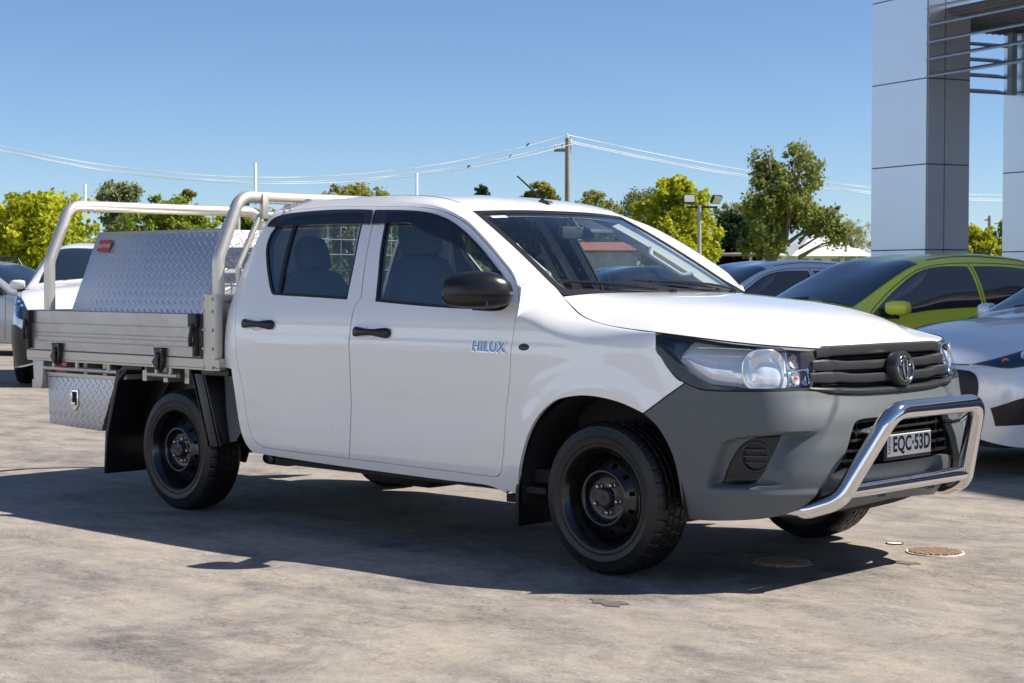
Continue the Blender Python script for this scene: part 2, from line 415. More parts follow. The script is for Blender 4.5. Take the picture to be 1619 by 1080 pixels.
class Loft:
    """smooth surface through longitudinal curves: u along them (0..1), v across (values in avals)"""
    def __init__(w, curves, avals, n=60):
        w.a = np.array(avals, float); w.c = []
        for c in curves:
            q = catmull(c, 16); L = np.r_[0, np.cumsum(np.linalg.norm(np.diff(q, axis=0), axis=1))]; t = np.linspace(0, L[-1], n)
            w.c.append(np.stack([np.interp(t, L, q[:, k]) for k in range(3)], 1))
        w.c = np.array(w.c); w.n = n; w.up = np.array([0, 0, 1.])
        # natural spline second derivatives across
        a = w.a; h = np.diff(a); m = len(a); A = np.zeros((m, m)); A[0, 0] = A[-1, -1] = 1
        B = np.zeros((m, m))
        for i in range(1, m-1):
            A[i, i-1] = h[i-1]; A[i, i] = 2*(h[i-1]+h[i]); A[i, i+1] = h[i]
            B[i, i-1] = 6/h[i-1]; B[i, i] = -6/h[i-1]-6/h[i]; B[i, i+1] = 6/h[i]
        w.K = np.linalg.solve(A, B)
    def raw(w, u, v):
        u = np.clip(np.asarray(u, float), 0, 1)*(w.n-1); i = np.clip(u.astype(int), 0, w.n-2); t = (u-i)[..., None, None]
        v = np.asarray(v, float)+0*u
        C = np.moveaxis(w.c, 0, 1); Y = C[i]*(1-t)+C[i+1]*t        # (..., na, 3)
        M = np.einsum('ij,...jk->...ik', w.K, Y)
        j = np.clip(np.searchsorted(w.a, v, side='right')-1, 0, len(w.a)-2); h = w.a[j+1]-w.a[j]; q = ((v-w.a[j])/h)[..., None]; h = h[..., None]
        tk = lambda Z, jj: np.take_along_axis(Z, jj[..., None, None].repeat(3, -1), -2)[..., 0, :]
        y0, y1, m0, m1 = tk(Y, j), tk(Y, j+1), tk(M, j), tk(M, j+1)
        return (1-q)*y0+q*y1+h*h/6*(((1-q)**3-(1-q))*m0+(q**3-q)*m1)
    def N(w, u, v, e=6e-3):
        u = np.asarray(u, float); v = np.asarray(v, float)
        a = w.raw(np.minimum(u+e*2, 1), v)-w.raw(np.maximum(u-e*2, 0), v); b = w.raw(u, np.minimum(v+e, w.a[-1]))-w.raw(u, np.maximum(v-e, w.a[0]))
        n = np.cross(a, b); n /= np.maximum(np.linalg.norm(n, axis=-1), 1e-12)[..., None]
        s_ = np.sign((n*w.up).sum(-1)); return n*np.where(s_ == 0, 1, s_)[..., None]
    def P(w, u, v, off=0.):
        p = w.raw(u, v)
        return p+w.N(u, v)*off if np.any(off) else p
def mir(cs): return [[(x, -y, z) for x, y, z in c] for c in cs[::-1]]
def text_obj(name, s, size, M, mat, parent=None, ext=.001, off=0., sx=1., spacing=1.):
    c = bpy.data.curves.new(name, 'FONT'); c.body = s; c.size = size; c.extrude = ext; c.offset = off; c.align_x = 'CENTER'; c.align_y = 'CENTER'; c.space_character = spacing
    t = bpy.data.objects.new(name, c); link(t)
    me = bpy.data.meshes.new_from_object(t.evaluated_get(bpy.context.evaluated_depsgraph_get())); bpy.data.objects.remove(t)
    me.transform(M @ Matrix.Scale(sx, 4, (1, 0, 0))); me.materials.clear(); me.materials.append(mat); me.name = name
    o = bpy.data.objects.new(name, me); link(o)
    if parent is not None: o.parent = parent
    return o
def frame(origin, xdir, zdir):
    """matrix whose X runs along xdir and whose Z is the outward normal"""
    z = Vector(zdir).normalized(); x = Vector(xdir); x = (x-z*x.dot(z)).normalized(); y = z.cross(x)
    M = Matrix.Identity(4)
    for i in range(3): M[i][0] = x[i]; M[i][1] = y[i]; M[i][2] = z[i]; M[i][3] = origin[i]
    return M
# ================================================================== MAIN UTE
ute = empty('pickup_truck', label='white four-door pickup truck with aluminium tray, grey front bumper and chrome nudge bar, in the foreground', cat='pickup truck')
S_AX = W1.s_of(3.085, .9)                      # arc length at the front axle
def relief1(s, z):
    s = s+0*z; z = z+0*s
    r = np.hypot(s-S_AX, z-.345)
    fl = .014*np.exp(-((r-.46)/.075)**2)*sstep(.30, .45, z)*sstep(3.95, 3.75, s)*sstep(2.6, 3.05, s)
    # soft shoulder and lower swage of the doors
    fl = fl+.004*np.exp(-((z-.955)/.035)**2)*sstep(.95, 1.3, s)*sstep(3.75, 3.2, s)
    fl = fl-.007*np.exp(-((z-.66-.02*(s-2))/.12)**2)*sstep(1.0, 1.5, s)*sstep(3.0, 2.5, s)
    # bumper: recess round the fog lamp blank
    zt = np.interp(s, [4.06, 4.12, 4.18, 4.25, 4.415, 4.587], [.58, .60, .625, .640, .655, .664])
    zb = np.interp(s, [4.05, 4.2, 4.45], [.418, .424, .44])
    sr = np.interp(z, [.42, .50, .57, .665], [4.42, 4.455, 4.51, 4.60]); sl = np.interp(z, [.42, .60, .65], [4.06, 4.13, 4.19])
    rec = .058*sstep(0, .012, zt-z)*sstep(0, .022, z-zb)*sstep(0, .17, sr-s)*sstep(0, .05, s-sl)
    # centre section set back behind the corner blocks, shelf under the lamps
    sc = np.interp(z, [.55, .664, .76, .83], [4.50, 4.587, 4.671, 4.70])
    cen = .018*sstep(-.02, .03, s-sc)*sstep(.56, .68, z)
    lip = .010*sstep(.43, .40, z)*sstep(4.0, 4.15, s)
    return fl-rec-cen+lip
WB = Wrap(PLAN, ZK, [(.36, 0), (2.8, .9), (3.3, .89), (3.85, .77), (3.99, .60), (4.085, 0)], [DA, DA, DB, DC, DD, DD], relief1)
SC = WB.len                                     # centreline at the nose
def XS(s, z, side=-1, off=0.):
    q = WB.P(np.array(float(s)), np.array(float(z)), off); return Vector((q[0], q[1]*side, q[2]))
def NS(s, z, side=-1):
    q = WB.N(np.array(float(s)), np.array(float(z))); return Vector((q[0], q[1]*side, q[2]))
rear_door = smooth_outline([(.935,1.28),(.932,1.336),(.926,1.40),(.918,1.46),(.912,1.52),(.920,1.575),(.955,1.606),(1.056,1.624),(1.262,1.637),(1.461,1.642),(1.697,1.638),(1.843,1.632),
  (1.878,1.533),(1.920,1.375),(1.969,1.179),(1.956,1.165),(1.943,1.147),(1.937,1.099),(1.935,1.011),(1.939,.896),(1.940,.72),(1.924,.501),(1.902,.391),
  (1.603,.394),(1.40,.397),(1.299,.399),(1.211,.406),(1.167,.427),(1.128,.484),(1.092,.685),(1.047,.835),(1.019,.97),(1.007,1.053),(.953,1.215)], ang=50)
front_door = smooth_outline([(1.908,.391),(2.302,.386),(2.644,.382),(2.877,.38),(2.914,.383),(2.943,.407),(2.965,.472),(2.998,.691),(3.016,.790),(3.028,.909),(3.036,1.034),(3.037,1.109),(3.034,1.162),(3.022,1.205),
  (3.001,1.241),(2.956,1.283),(2.865,1.347),(2.774,1.405),(2.659,1.472),(2.544,1.531),(2.425,1.573),(2.336,1.597),(2.212,1.616),(2.053,1.627),(1.851,1.632),
  (1.886,1.533),(1.928,1.375),(1.977,1.179),(1.964,1.165),(1.951,1.147),(1.945,1.099),(1.943,1.011),(1.947,.896),(1.948,.72),(1.932,.501)], ang=50)
rwin = smooth_outline([(1.044,1.525),(1.040,1.49),(1.065,1.435),(1.128,1.360),(1.192,1.282),(1.241,1.222),(1.275,1.193),(1.335,1.188),(1.623,1.179),(1.874,1.170),(1.849,1.357),(1.800,1.544),(1.780,1.604),(1.544,1.609),(1.343,1.607),(1.188,1.595),(1.085,1.570)], ang=60)
fwin = smooth_outline([(2.082,1.162),(2.374,1.146),(2.591,1.137),(2.728,1.134),(2.864,1.135),(2.940,1.143),(2.970,1.163),(2.972,1.190),(2.954,1.224),(2.890,1.283),(2.795,1.356),(2.680,1.430),(2.536,1.505),(2.398,1.560),(2.272,1.586),(2.153,1.597),(1.940,1.604),(1.967,1.538),(2.005,1.42),(2.05,1.284)], ang=60)
def grow(p, d): return offset_poly(p, d)
# ---- cab side: sill, rear quarter, B pillar and rail, with the two door openings
shell_o = smooth_outline([(.30,.70),(.30,1.60),(.70,1.613),(.80,1.622),(.88,1.632),(.96,1.640),(1.101,1.648),(1.461,1.656),(1.856,1.652),(2.053,1.646),(2.212,1.634),(2.336,1.613),(2.425,1.588),(2.544,1.546),(2.659,1.487),(2.774,1.420),(2.865,1.361),(2.956,1.298),(3.003,1.240),
  (3.030,1.236),(3.045,1.16),(3.050,1.034),(3.038,.909),(3.026,.768),(3.008,.691),(2.975,.472),(2.945,.30),(2.871,.328),(2.543,.334),(2.105,.340),(1.634,.349),(1.124,.364),(1.090,.39),(1.054,.446),(1.012,.678),(.985,.80),(.90,.80),(.70,.72)], ang=30)
body = MB()
for sd_ in (-1, 1):
    panel(body, WB, shell_o, [grow(rear_door, .0035), grow(front_door, .0035)], sd_, rim=.02)
# ---- upper ribbon: rail, A pillar
A_pts = [(0.0,1.60),(.30,1.60),(.55,1.605),(.70,1.610),(.84,1.623),(.96,1.637),(1.101,1.645),(1.461,1.653),(1.856,1.649),(2.053,1.643),(2.212,1.631),(2.336,1.610),(2.425,1.585),(2.544,1.543),(2.659,1.484),(2.774,1.417),(2.865,1.358),(2.956,1.295),(3.006,1.237)]
B_pts = [(.585,0,1.662),(.59,-.24,1.660),(.60,-.40,1.657),(.64,-.50,1.660),(.72,-.545,1.668),(.86,-.560,1.680),(1.0,-.566,1.686),(1.35,-.568,1.690),(1.62,-.567,1.684),(1.78,-.565,1.668),(1.88,-.562,1.648),(1.95,-.559,1.626),(2.006,-.557,1.599),(2.13,-.580,1.536),(2.26,-.604,1.466),(2.38,-.626,1.398),(2.49,-.647,1.333),(2.60,-.668,1.266),(2.668,-.684,1.229)]
def hermite(p0, t0, p1, t1, t):
    return (2*t**3-3*t*t+1)*p0+(t**3-2*t*t+t)*t0+(-2*t**3+3*t*t)*p1+(t**3-t*t)*t1
def ribbon(mb, Aq, Bp, sides=(-1, 1), n=140, m=14, tb=None, off=0., ka=.9, kb=.9, lo=0., hi=1.):
    Aq = catmull(np.array(Aq), 12); Bp = catmull(np.array(Bp), 12)
    t = np.linspace(0, 1, n); ia = np.linspace(0, 1, len(Aq)); Aq = np.stack([np.interp(t, ia, Aq[:, k]) for k in (0, 1)], 1); Bp = np.stack([np.interp(t, np.linspace(0, 1, len(Bp)), Bp[:, k]) for k in (0, 1, 2)], 1)
    Bp = Bp*np.array([1, -1, 1]); P0 = WB.P(Aq[:, 0], Aq[:, 1]); D0 = (WB.P(Aq[:, 0], Aq[:, 1])-WB.P(Aq[:, 0], Aq[:, 1]-.02))/.02; D0 /= np.linalg.norm(D0, axis=1)[:, None]
    L = np.linalg.norm(Bp-P0, axis=1)[:, None]
    dirb = Bp-P0; dirb[:, 2] *= .12
    if tb is not None: dirb = np.array([tb(b) for b in Bp])
    dirb /= np.linalg.norm(dirb, axis=1)[:, None]
    KA = ka if hasattr(ka, '__len__') else (ka, ka); KB = kb if hasattr(kb, '__len__') else (kb, kb)
    G = []
    for q in np.linspace(lo, hi, m): G.append(hermite(P0, D0*L*np.interp(t, [0, .2], KA)[:, None], Bp, dirb*L*np.interp(t, [0, .2], KB)[:, None], q))
    G = np.array(G)                                     # m,n,3
    du = np.gradient(G, axis=1); dv = np.gradient(G, axis=0); N = np.cross(du, dv); N /= np.linalg.norm(N, axis=2)[..., None]+1e-12
    ref = np.array([0, 1., 1.]); s_ = np.sign((N@ref)); s_[s_ == 0] = 1; N = N*s_[..., None]
    # keep the edge normals equal to the surface it continues
    N0 = WB.N(Aq[:, 0], Aq[:, 1]); N[0] = N0 if lo == 0 else N[0]
    G2 = G+N*off
    for sd_ in sides:
        fl = np.array([1, sd_, 1.]); mb.grid(G2*fl, (N if off >= 0 else -N)*fl)
    return G, N
ribbon(body, A_pts, B_pts, ka=.5, kb=.4)
body.build('cab_body', WHITE, ute)
ilin = MB(); ribbon(ilin, A_pts, B_pts, off=-.035, ka=.5, kb=.4); 
# ---- roof
def rmid(f, dz):  # curve between rail and centre
    return [(x, y*f, z+dz*k) for (x, y, z), k in zip(RB, RK)]
RB = [(.60,-.552,1.664),(.72,-.545,1.668),(.86,-.560,1.680),(1.0,-.566,1.686),(1.35,-.568,1.690),(1.62,-.567,1.684),(1.78,-.565,1.668),(1.88,-.562,1.648),(1.95,-.559,1.626),(2.006,-.557,1.599)]
RB[0] = (.625, -.50, 1.660)
c0 = [(.585,0,1.662),(.70,0,1.688),(.86,0,1.704),(1.05,0,1.712),(1.35,0,1.713),(1.60,0,1.704),(1.80,0,1.688),(1.92,0,1.668),(2.02,0,1.640),(2.078,0,1.611)]
c5 = [(.595,-.28,1.660),(.705,-.29,1.684),(.86,-.29,1.700),(1.05,-.29,1.707),(1.35,-.29,1.708),(1.60,-.29,1.700),(1.80,-.29,1.683),(1.915,-.29,1.664),(2.0,-.29,1.638),(2.06,-.29,1.609)]
ROOF = Loft([RB, c5, c0]+mir([RB, c5]), [-1, -.52, 0, .52, 1])
rb = MB(); u, v = np.linspace(0, 1, 50), np.linspace(-1, 1, 44); UU, VV = np.meshgrid(u, v, indexing='ij')
rb.grid(ROOF.P(UU, VV), ROOF.N(UU, VV)); rb.build('roof', WHITE, ute)
for sd_ in (-1, 1):
    dit = MB(); q = ROOF.P(np.linspace(.05, .93, 40), np.full(40, .97*sd_), -.0008); dit.tube(q, .0025, 6); dit.build('roof_seam', BLACKP, ute)
ilin.grid(ROOF.P(UU, VV, -.035), -ROOF.N(UU, VV)); ilin.build('headliner', LINER, ute)
# ---- windscreen
w1 = [(2.006,-.557,1.597),(2.13,-.580,1.534),(2.26,-.604,1.464),(2.38,-.626,1.396),(2.49,-.647,1.331),(2.60,-.668,1.264),(2.67,-.681,1.224),(2.712,-.689,1.200)]
w0 = [(2.078,0,1.609),(2.22,0,1.549),(2.36,0,1.485),(2.49,0,1.421),(2.61,0,1.356),(2.74,0,1.282),(2.83,0,1.228),(2.88,0,1.196)]
w5 = [(2.058,-.32,1.607),(2.195,-.33,1.546),(2.33,-.342,1.481),(2.455,-.353,1.416),(2.572,-.364,1.350),(2.70,-.375,1.275),(2.785,-.382,1.224),(2.84,-.388,1.194)]
WS = Loft([w1, w5, w0]+mir([w1, w5]), [-1, -.55, 0, .55, 1])
full = np.array([(0, -1), (1, -1), (1, 1), (0, 1.)])
def dens(p, n=40):
    out = []
    for a, b in zip(p, np.roll(p, -1, axis=0)): out += [a+(b-a)*k/n for k in range(n)]
    return np.array(out)
wout = dens(np.array([(0.0, -.995), (1, -.995), (1, .995), (0.0, .995)]))
win_ = dens(np.array([(.035, -.935), (.93, -.945), (.93, .945), (.035, .935)]))
g = MB(); panel(g, WS, dens(np.array([(.02, -.97), (.97, -.97), (.97, .97), (.02, .97)])), off=-.004, side=1, rim=0, grid=.08); ws = g.build('windscreen', WGLASS, ute)
g = MB(); panel(g, WS, wout, [win_], side=1, off=-.001, rim=.006, grid=.05); g.build('windscreen_surround', RUBBERF, ws)
g = MB(); panel(g, WS, dens(np.array([(.055, -.86), (.085, -.86), (.085, -.70), (.055, -.70)]), 4), side=1, off=-.006, rim=0); g.build('windscreen_label', WHITETXT, ws)
g = MB()
rng = random.Random(5)
for i in range(260):                     # dried rain spots on the glass
    uu = rng.random()**.8*.85+.05; vv = -.92+abs(rng.gauss(0, .25)) if rng.random() < .7 else rng.uniform(-.9, .6)
    if vv > .9: continue
    c = WS.P(np.array(uu), np.array(vv), .001); n_ = Vector(WS.N(np.array(uu), np.array(vv))); M = frame(c, (0, 1, 0), n_); r_ = rng.uniform(.0006, .0015)
    g.add([M @ Vector((r_*math.cos(a), r_*math.sin(a), 0)) for a in np.linspace(0, 2*math.pi, 7)[:-1]]+[M @ Vector((0, 0, r_*.5))], [(k, (k+1) % 6, 6) for k in range(6)])
g.build('rain_spots', pbr('water_spots', (.30, .32, .32), .3), ws)['kind'] = 'stuff'
# wipers and cowl
g = MB()
for y0, y1, xb in ((.42, -.18, 2.90), (-.10, -.60, 2.87)):
    for (uA, vA, uB, vB) in ((.985, y0/.69, .90, y1/.69),):
        q = [WS.P(np.array(uA+(uB-uA)*t), np.array(vA+(vB-vA)*t), .022+.012*math.sin(t*3)) for t in np.linspace(0, 1, 12)]
        g.tube(q, [.009]*5+[.006]*7, 6)
        q = [WS.P(np.array(uA-.035+(uB-uA)*t), np.array(vA+(vB-vA)*t), .008) for t in np.linspace(.1, 1.1, 12)]
        g.tube(q, .0055, 6)
        g.lathe([(.0, .03), (.018, .03), (.02, 0)], Matrix.Translation(Vector(WS.P(np.array(1.), np.array(vA), .0))), 16)
g.build('wipers', BLACKP, ws)
# ---- bonnet
b0 = [(2.86,0,1.212),(3.0,0,1.204),(3.2,0,1.188),(3.4,0,1.168),(3.6,0,1.140),(3.76,0,1.105),(3.87,0,1.062),(3.93,0,1.022),(3.955,0,.992)]
b5 = [(2.825,-.36,1.209),(2.98,-.37,1.199),(3.18,-.38,1.181),(3.38,-.38,1.159),(3.57,-.37,1.130),(3.72,-.345,1.096),(3.83,-.315,1.057),(3.905,-.275,1.020),(3.942,-.25,.990)]
b8 = [(2.765,-.57,1.203),(2.93,-.61,1.170),(3.12,-.64,1.143),(3.33,-.64,1.120),(3.52,-.61,1.092),(3.68,-.555,1.062),(3.81,-.475,1.031),(3.895,-.40,1.005),(3.930,-.37,.987)]
b1 = [(2.716,-.692,1.191),(2.81,-.735,1.149),(2.895,-.768,1.113),(3.0,-.798,1.085),(3.09,-.815,1.071),(3.21,-.834,1.060),(3.38,-.852,1.049),(3.563,-.818,1.031),(3.70,-.772,1.016),(3.803,-.715,1.005),(3.88,-.60,.994),(3.921,-.457,.984)]
BON = Loft([b1, b8, b5, b0]+mir([b1, b8, b5]), [-1, -.8, -.5, 0, .5, .8, 1], 90)
bn = MB(); u, v = np.linspace(0, 1, 80), np.linspace(-1, 1, 80); UU, VV = np.meshgrid(u, v, indexing='ij')
# pull the outermost rows inwards a little so that the shut line stays open
G = BON.P(UU, VV); NN = BON.N(UU, VV); bn.grid(G, NN)
for row in (G[:, 0], G[:, -1], G[0], G[-1]):
    cc = G.reshape(-1, 3).mean(0); dn = row+np.array([0, 0, -.012])+(cc-row)*np.array([1, 1, 0])/np.linalg.norm((cc-row)[:, :2], axis=1)[:, None]*.004
    o = (row-cc)*np.array([1, 1, 0]); o /= np.linalg.norm(o, axis=1)[:, None]; bn.grid(np.array([row, dn]), np.array([o, o]))
bn.build('bonnet', WHITE, ute)
# ---- front guard (fender)
fz = [(3.003,1.12),(3.13,1.07),(3.25,1.03),(3.40,1.00),(3.60,.985),(3.76,.975),(3.83,.978)]
fend = smooth_outline([(3.0415,1.10)]+[(3.13,1.072),(3.25,1.03),(3.40,1.00),(3.60,.985),(3.76,.975),(3.838,.978),(3.845,.965),
  (3.862,.95),(3.899,.905),(3.948,.860),(3.983,.845),(3.89,.783),(3.794,.715),(3.726,.739),(3.659,.757),(3.566,.771),(3.475,.775),(3.388,.766),(3.315,.748),(3.255,.715),(3.197,.665),(3.140,.586),(3.104,.51),(3.065,.411),(3.017,.305),
  (2.950,.318),(2.958,.40),(2.976,.472),(3.006,.691),(3.024,.79),(3.036,.909),(3.044,1.034)], ang=38)
fender_rib_A = [(3.0395,1.10),(3.13,1.070),(3.25,1.028),(3.40,.998),(3.60,.983),(3.76,.973),(3.836,.976)]
fB = [(2.695,-.694,1.213),(2.80,-.739,1.156),(2.89,-.776,1.116),(3.0,-.805,1.087),(3.15,-.833,1.066),(3.30,-.851,1.054),(3.385,-.860,1.049)]
fa = [(3.0395,1.10),(3.036,1.16),(3.026,1.205),(3.010,1.235)]
fb = [(2.695,-.694,1.213),(2.687,-.690,1.218),(2.678,-.687,1.223),(2.669,-.684,1.228)]
for sd_ in (-1, 1):
    fe = MB(); panel(fe, WB, fend, (), sd_, rim=.02); ribbon(fe, fender_rib_A, fB, sides=(sd_,), n=90, m=16, ka=(.5, .8), kb=(.4, .7)); ribbon(fe, fa, fb, sides=(sd_,), n=24, m=16, ka=.5, kb=.4)
    fe.build('front_guard', WHITE, ute)
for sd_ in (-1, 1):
    g = MB(); q = catmull(np.array(b1), 8)*np.array([1, -sd_, 1])+np.array([0, sd_*.001, .0005]); g.tube([tuple(a) for a in q], .0032, 6); g.build('bonnet_gap_line', MATTE, ute)  # dark tube standing in for the shade inside the bonnet gap
# ---- doors
BADGE_SKY = pbr('badge_sky_tint', (.10, .16, .30), .15, metal=1)  # blue of the reflected sky put into the chrome letters' face colour
LEAK = MATTE
def door(side, outline, win, front):
    tagp = 'front_door' if front else 'rear_door'
    g = MB(); panel(g, WB, outline, [win], side, rim=.018, grid=.028)
    d = g.build(tagp, WHITE, ute)
    g = MB(); wi = grow(win, -.014); panel(g, WB, win, [wi], side, off=-.003, rim=.010, grid=.03); g.build('window_seal', RUBBERF, d)
    g = MB(); panel(g, WB, grow(win, -.010), (), side, off=-.010, rim=0, grid=.05); g.build('window', SGLASS, d)
    # inner trim
    inn = MB(); panel(inn, WB, grow(outline, .01), [grow(win, .012)], side, off=-.055, rim=0, back=True, grid=.06); inn.build('door_trim', DASH, d)
    if front: vo = [(1.860,1.617),(2.069,1.610),(2.226,1.598),(2.346,1.577),(2.468,1.538),(2.580,1.489),(2.705,1.422),(2.790,1.367),(2.877,1.308),(2.855,1.303),(2.788,1.330),(2.70,1.366),(2.537,1.430),(2.368,1.484),(2.256,1.511),(2.207,1.533),(2.146,1.546),(1.880,1.545)]
    else: vo = [(.968,1.552),(.980,1.578),(1.015,1.598),(1.100,1.612),(1.281,1.622),(1.477,1.627),(1.712,1.624),(1.842,1.617),(1.861,1.546),(1.692,1.550),(1.376,1.552),(.993,1.549)]
    g = MB(); panel(g, WB, smooth_outline(vo, ang=50), (), side, off=.014, rim=.014, grid=.03); g.build('weather_shield', VISOR, d)
    # handle
    c = (2.10, 1.0135) if front else (1.215, 1.037); L = .135
    g = MB(); cen = XS(c[0], c[1], side); n_ = NS(c[0], c[1], side); ax = (XS(c[0]+.05, c[1]-.0008, side)-XS(c[0]-.05, c[1]+.0008, side)).normalized(); M = frame(cen, ax, n_)
    sec = []
    pts = [(-L, 0, .006, .008), (-L+.008, 0, .016, .020), (-L+.03, 0, .024, .0245), (-L*.62, 0, .030, .022), (-.02, 0, .038, .0165), (.03, 0, .038, .0165), (L*.62, 0, .032, .023), (L*.86, 0, .024, .0245), (L*.95, 0, .016, .019), (L, 0, .006, .008)]
    q = catmull(np.array([(a, h, wd, 0) for a, _, h, wd in pts]), 6); rows = []
    for a, h, wd, _ in q: rows.append([M @ Vector((a, wd*math.cos(t), h*.55+h*.45*math.sin(t) if True else 0)) for t in np.linspace(0, 2*math.pi, 17)[:-1]])
    g.grid([r_+[r_[0]] for r_ in rows]); g.add([M @ Vector((-L, 0, .005))]+rows[0], [(0, k+1, (k+1) % 16+1) for k in range(16)]); g.add([M @ Vector((L, 0, .005))]+rows[-1], [(0, k+1, (k+1) % 16+1) for k in range(16)])
    h = g.build('handle', BLACKP, d, smooth=60)
    # scoop behind the handle
    g = MB(); rows = []
    for rr_, dz in ((1, .0016), (.93, .0008), (.8, -.0), (.5, .0006), (.2, .0010), (.02, .0012)):
        rows.append([M @ Vector((-.012+.056*rr_*math.cos(t), .034*rr_*math.sin(t), dz)) for t in np.linspace(0, 2*math.pi, 33)])
    g.grid(rows); g.build('handle_scoop', WHITE, h, smooth=80)
    if not front:
        g = MB(); a, b = (1.258,1.56), (1.326,1.196)
        pa = [XS(a[0]+(b[0]-a[0])*t, a[1]+(b[1]-a[1])*t, side, -.006) for t in np.linspace(0, 1, 10)]; nn = [NS(a[0]+(b[0]-a[0])*t, a[1]+(b[1]-a[1])*t, side) for t in np.linspace(0, 1, 10)]
        g.sweep(pa, [(-.006, -.013), (.006, -.013), (.006, .013), (-.006, .013)], nn); g.build('window_divider', RUBBERF, d)
    return d
for sd_ in (-1, 1):
    door(sd_, rear_door, rwin, False); fd = door(sd_, front_door, fwin, True)
    if sd_ == -1:
        c = XS(2.893, .964, -1, .0022); M = frame(c, (XS(3.0, .9625)-XS(2.78, .9655)), NS(2.893, .964))
        bl_ = text_obj('badge_lettering', 'HILUX', .066, M, CHROME, fd, ext=.0015, off=.0042, sx=1.03, spacing=1.08); text_obj('badge_letter_face', 'HILUX', .066, M @ Matrix.Translation((0, .0015, .0022)), BADGE_SKY, bl_, ext=.0006, off=.0012, sx=1.03, spacing=1.08)
    # mirror (the far one is folded back against the door)
    m = MB(); MP = Matrix.Translation((2.60 if sd_ < 0 else 2.36, .93, 0 if sd_ < 0 else -.03)) @ Matrix.Rotation(R(0 if sd_ < 0 else 80), 4, 'Z') @ Matrix.Translation((-2.60, -.93, 0))
    FL = Matrix.Scale(sd_, 4, (0, 1, 0)) @ MP if sd_ > 0 else Matrix.Scale(-1, 4, (0, 1, 0)) @ MP
    rows = []
    for yy, xc, rx, zc, rz in ((.965, 2.600, .020, 1.205, .020), (.967, 2.598, .070, 1.210, .046), (.985, 2.590, .100, 1.216, .066), (1.02, 2.575, .118, 1.222, .080), (1.07, 2.552, .120, 1.224, .084), (1.12, 2.528, .112, 1.222, .080), (1.16, 2.508, .094, 1.219, .070), (1.185, 2.494, .066, 1.214, .054), (1.198, 2.484, .030, 1.210, .032), (1.200, 2.480, .003, 1.210, .003)):
        row = []
        for t in np.linspace(0, 2*math.pi, 49):
            ca, sa = math.cos(t), math.sin(t)
            px_ = abs(ca)**.70*math.copysign(1, ca)*rx*(.72 if ca < 0 else 1.0); pz = abs(sa)**.66*math.copysign(1, sa)*rz
            if pz < -.30*rz: px_ *= .93; pz = pz*.96
            row.append(FL @ Vector((xc+px_-(.018*max(0, pz/rz) if ca > 0 else 0), yy, zc+pz)))
        rows.append(row)
    m.grid(rows); me_o = m.build('door_mirror', MIRP, ute, smooth=50)
    g = MB(); g.prism([(2.40, 1.140), (2.525, 1.150), (2.530, 1.190), (2.42, 1.192)], .868, 1.10, lambda q, t: FL @ Vector((q[0]+(t-.868)*.50, t, q[1]))); g.build('mirror_arm', BLACKP, me_o, bevel=.006)
    g = MB(); sm = [r_[37] for r_ in rows[1:]]; lo_ = [[Vector(v) for v in r_[26:48]] for r_ in rows[1:-1]]
    cc_ = FL @ Vector((2.55, 1.08, 1.222)); g.grid([[v+(v-cc_)*.02 for v in r_] for r_ in lo_]); g.build('mirror_lower_cover', BLACKP, me_o, smooth=50)
    g = MB(); g.add([FL @ Vector((2.455, y, 1.222+z)) for y, z in rrect(.17, .11, .035, 4, 1.085, 0)], [tuple(range(20))]); g.build('mirror_glass', CHROME, me_o, smooth=0)
    g = MB(); sl = smooth_outline([(2.76,1.130),(2.90,1.128),(2.952,1.136),(2.979,1.158),(2.981,1.195),(2.960,1.228),(2.900,1.286),(2.84,1.330),(2.80,1.28),(2.775,1.2)], ang=60)
    panel(g, WB, sl, (), sd_, off=.006, rim=.012); g.build('mirror_base', BLACKP, me_o)
# side repeater
for sd_ in (-1, 1):
    g = MB(); M = frame(XS(3.109, .971, sd_), (1, 0, 0), NS(3.109, .971, sd_)); g.lathe([(.0, .006), (.018, .005), (.024, .001), (.026, .0)], M @ Matrix.Scale(1.25, 4, (1, 0, 0)) @ Matrix.Scale(.6, 4, (0, 1, 0)), 28); g.build('side_marker', DGREY, ute)
# ---- front bumper
bo = [(3.966,.292),(3.99,.284),(4.154,.290),(4.366,.312),(4.480,.335),(4.520,.360),(4.562,.414),(4.62,.475),(4.670,.53),(4.705,.585),(4.740,.645),(4.768,.682),(4.80,.694),(SC,.694),
      (SC,.792),(4.90,.797),(4.75,.797),(4.66,.803),(4.60,.812),(4.545,.817),(4.346,.820),(4.205,.818),(4.101,.818),(4.055,.822),(4.010,.836),(3.983,.845),(3.89,.783),(3.794,.715),(3.855,.666),(3.907,.591),(3.935,.522),(3.950,.452),(3.959,.346)]
BO = smooth_outline(bo, ang=35, step=.01)
fogcut = smooth_outline([(4.130,.440),(4.150,.49),(4.178,.545),(4.222,.602),(4.265,.626),(4.33,.637),(4.405,.643),(4.390,.61),(4.360,.555),(4.310,.470),(4.280,.447),(4.20,.438)], ang=50)
g = MB()
for sd_ in (-1, 1): panel(g, WB, BO, [fogcut], sd_, rim=.03, grid=.011)
bumper = g.build('front_bumper', GREYP, ute)
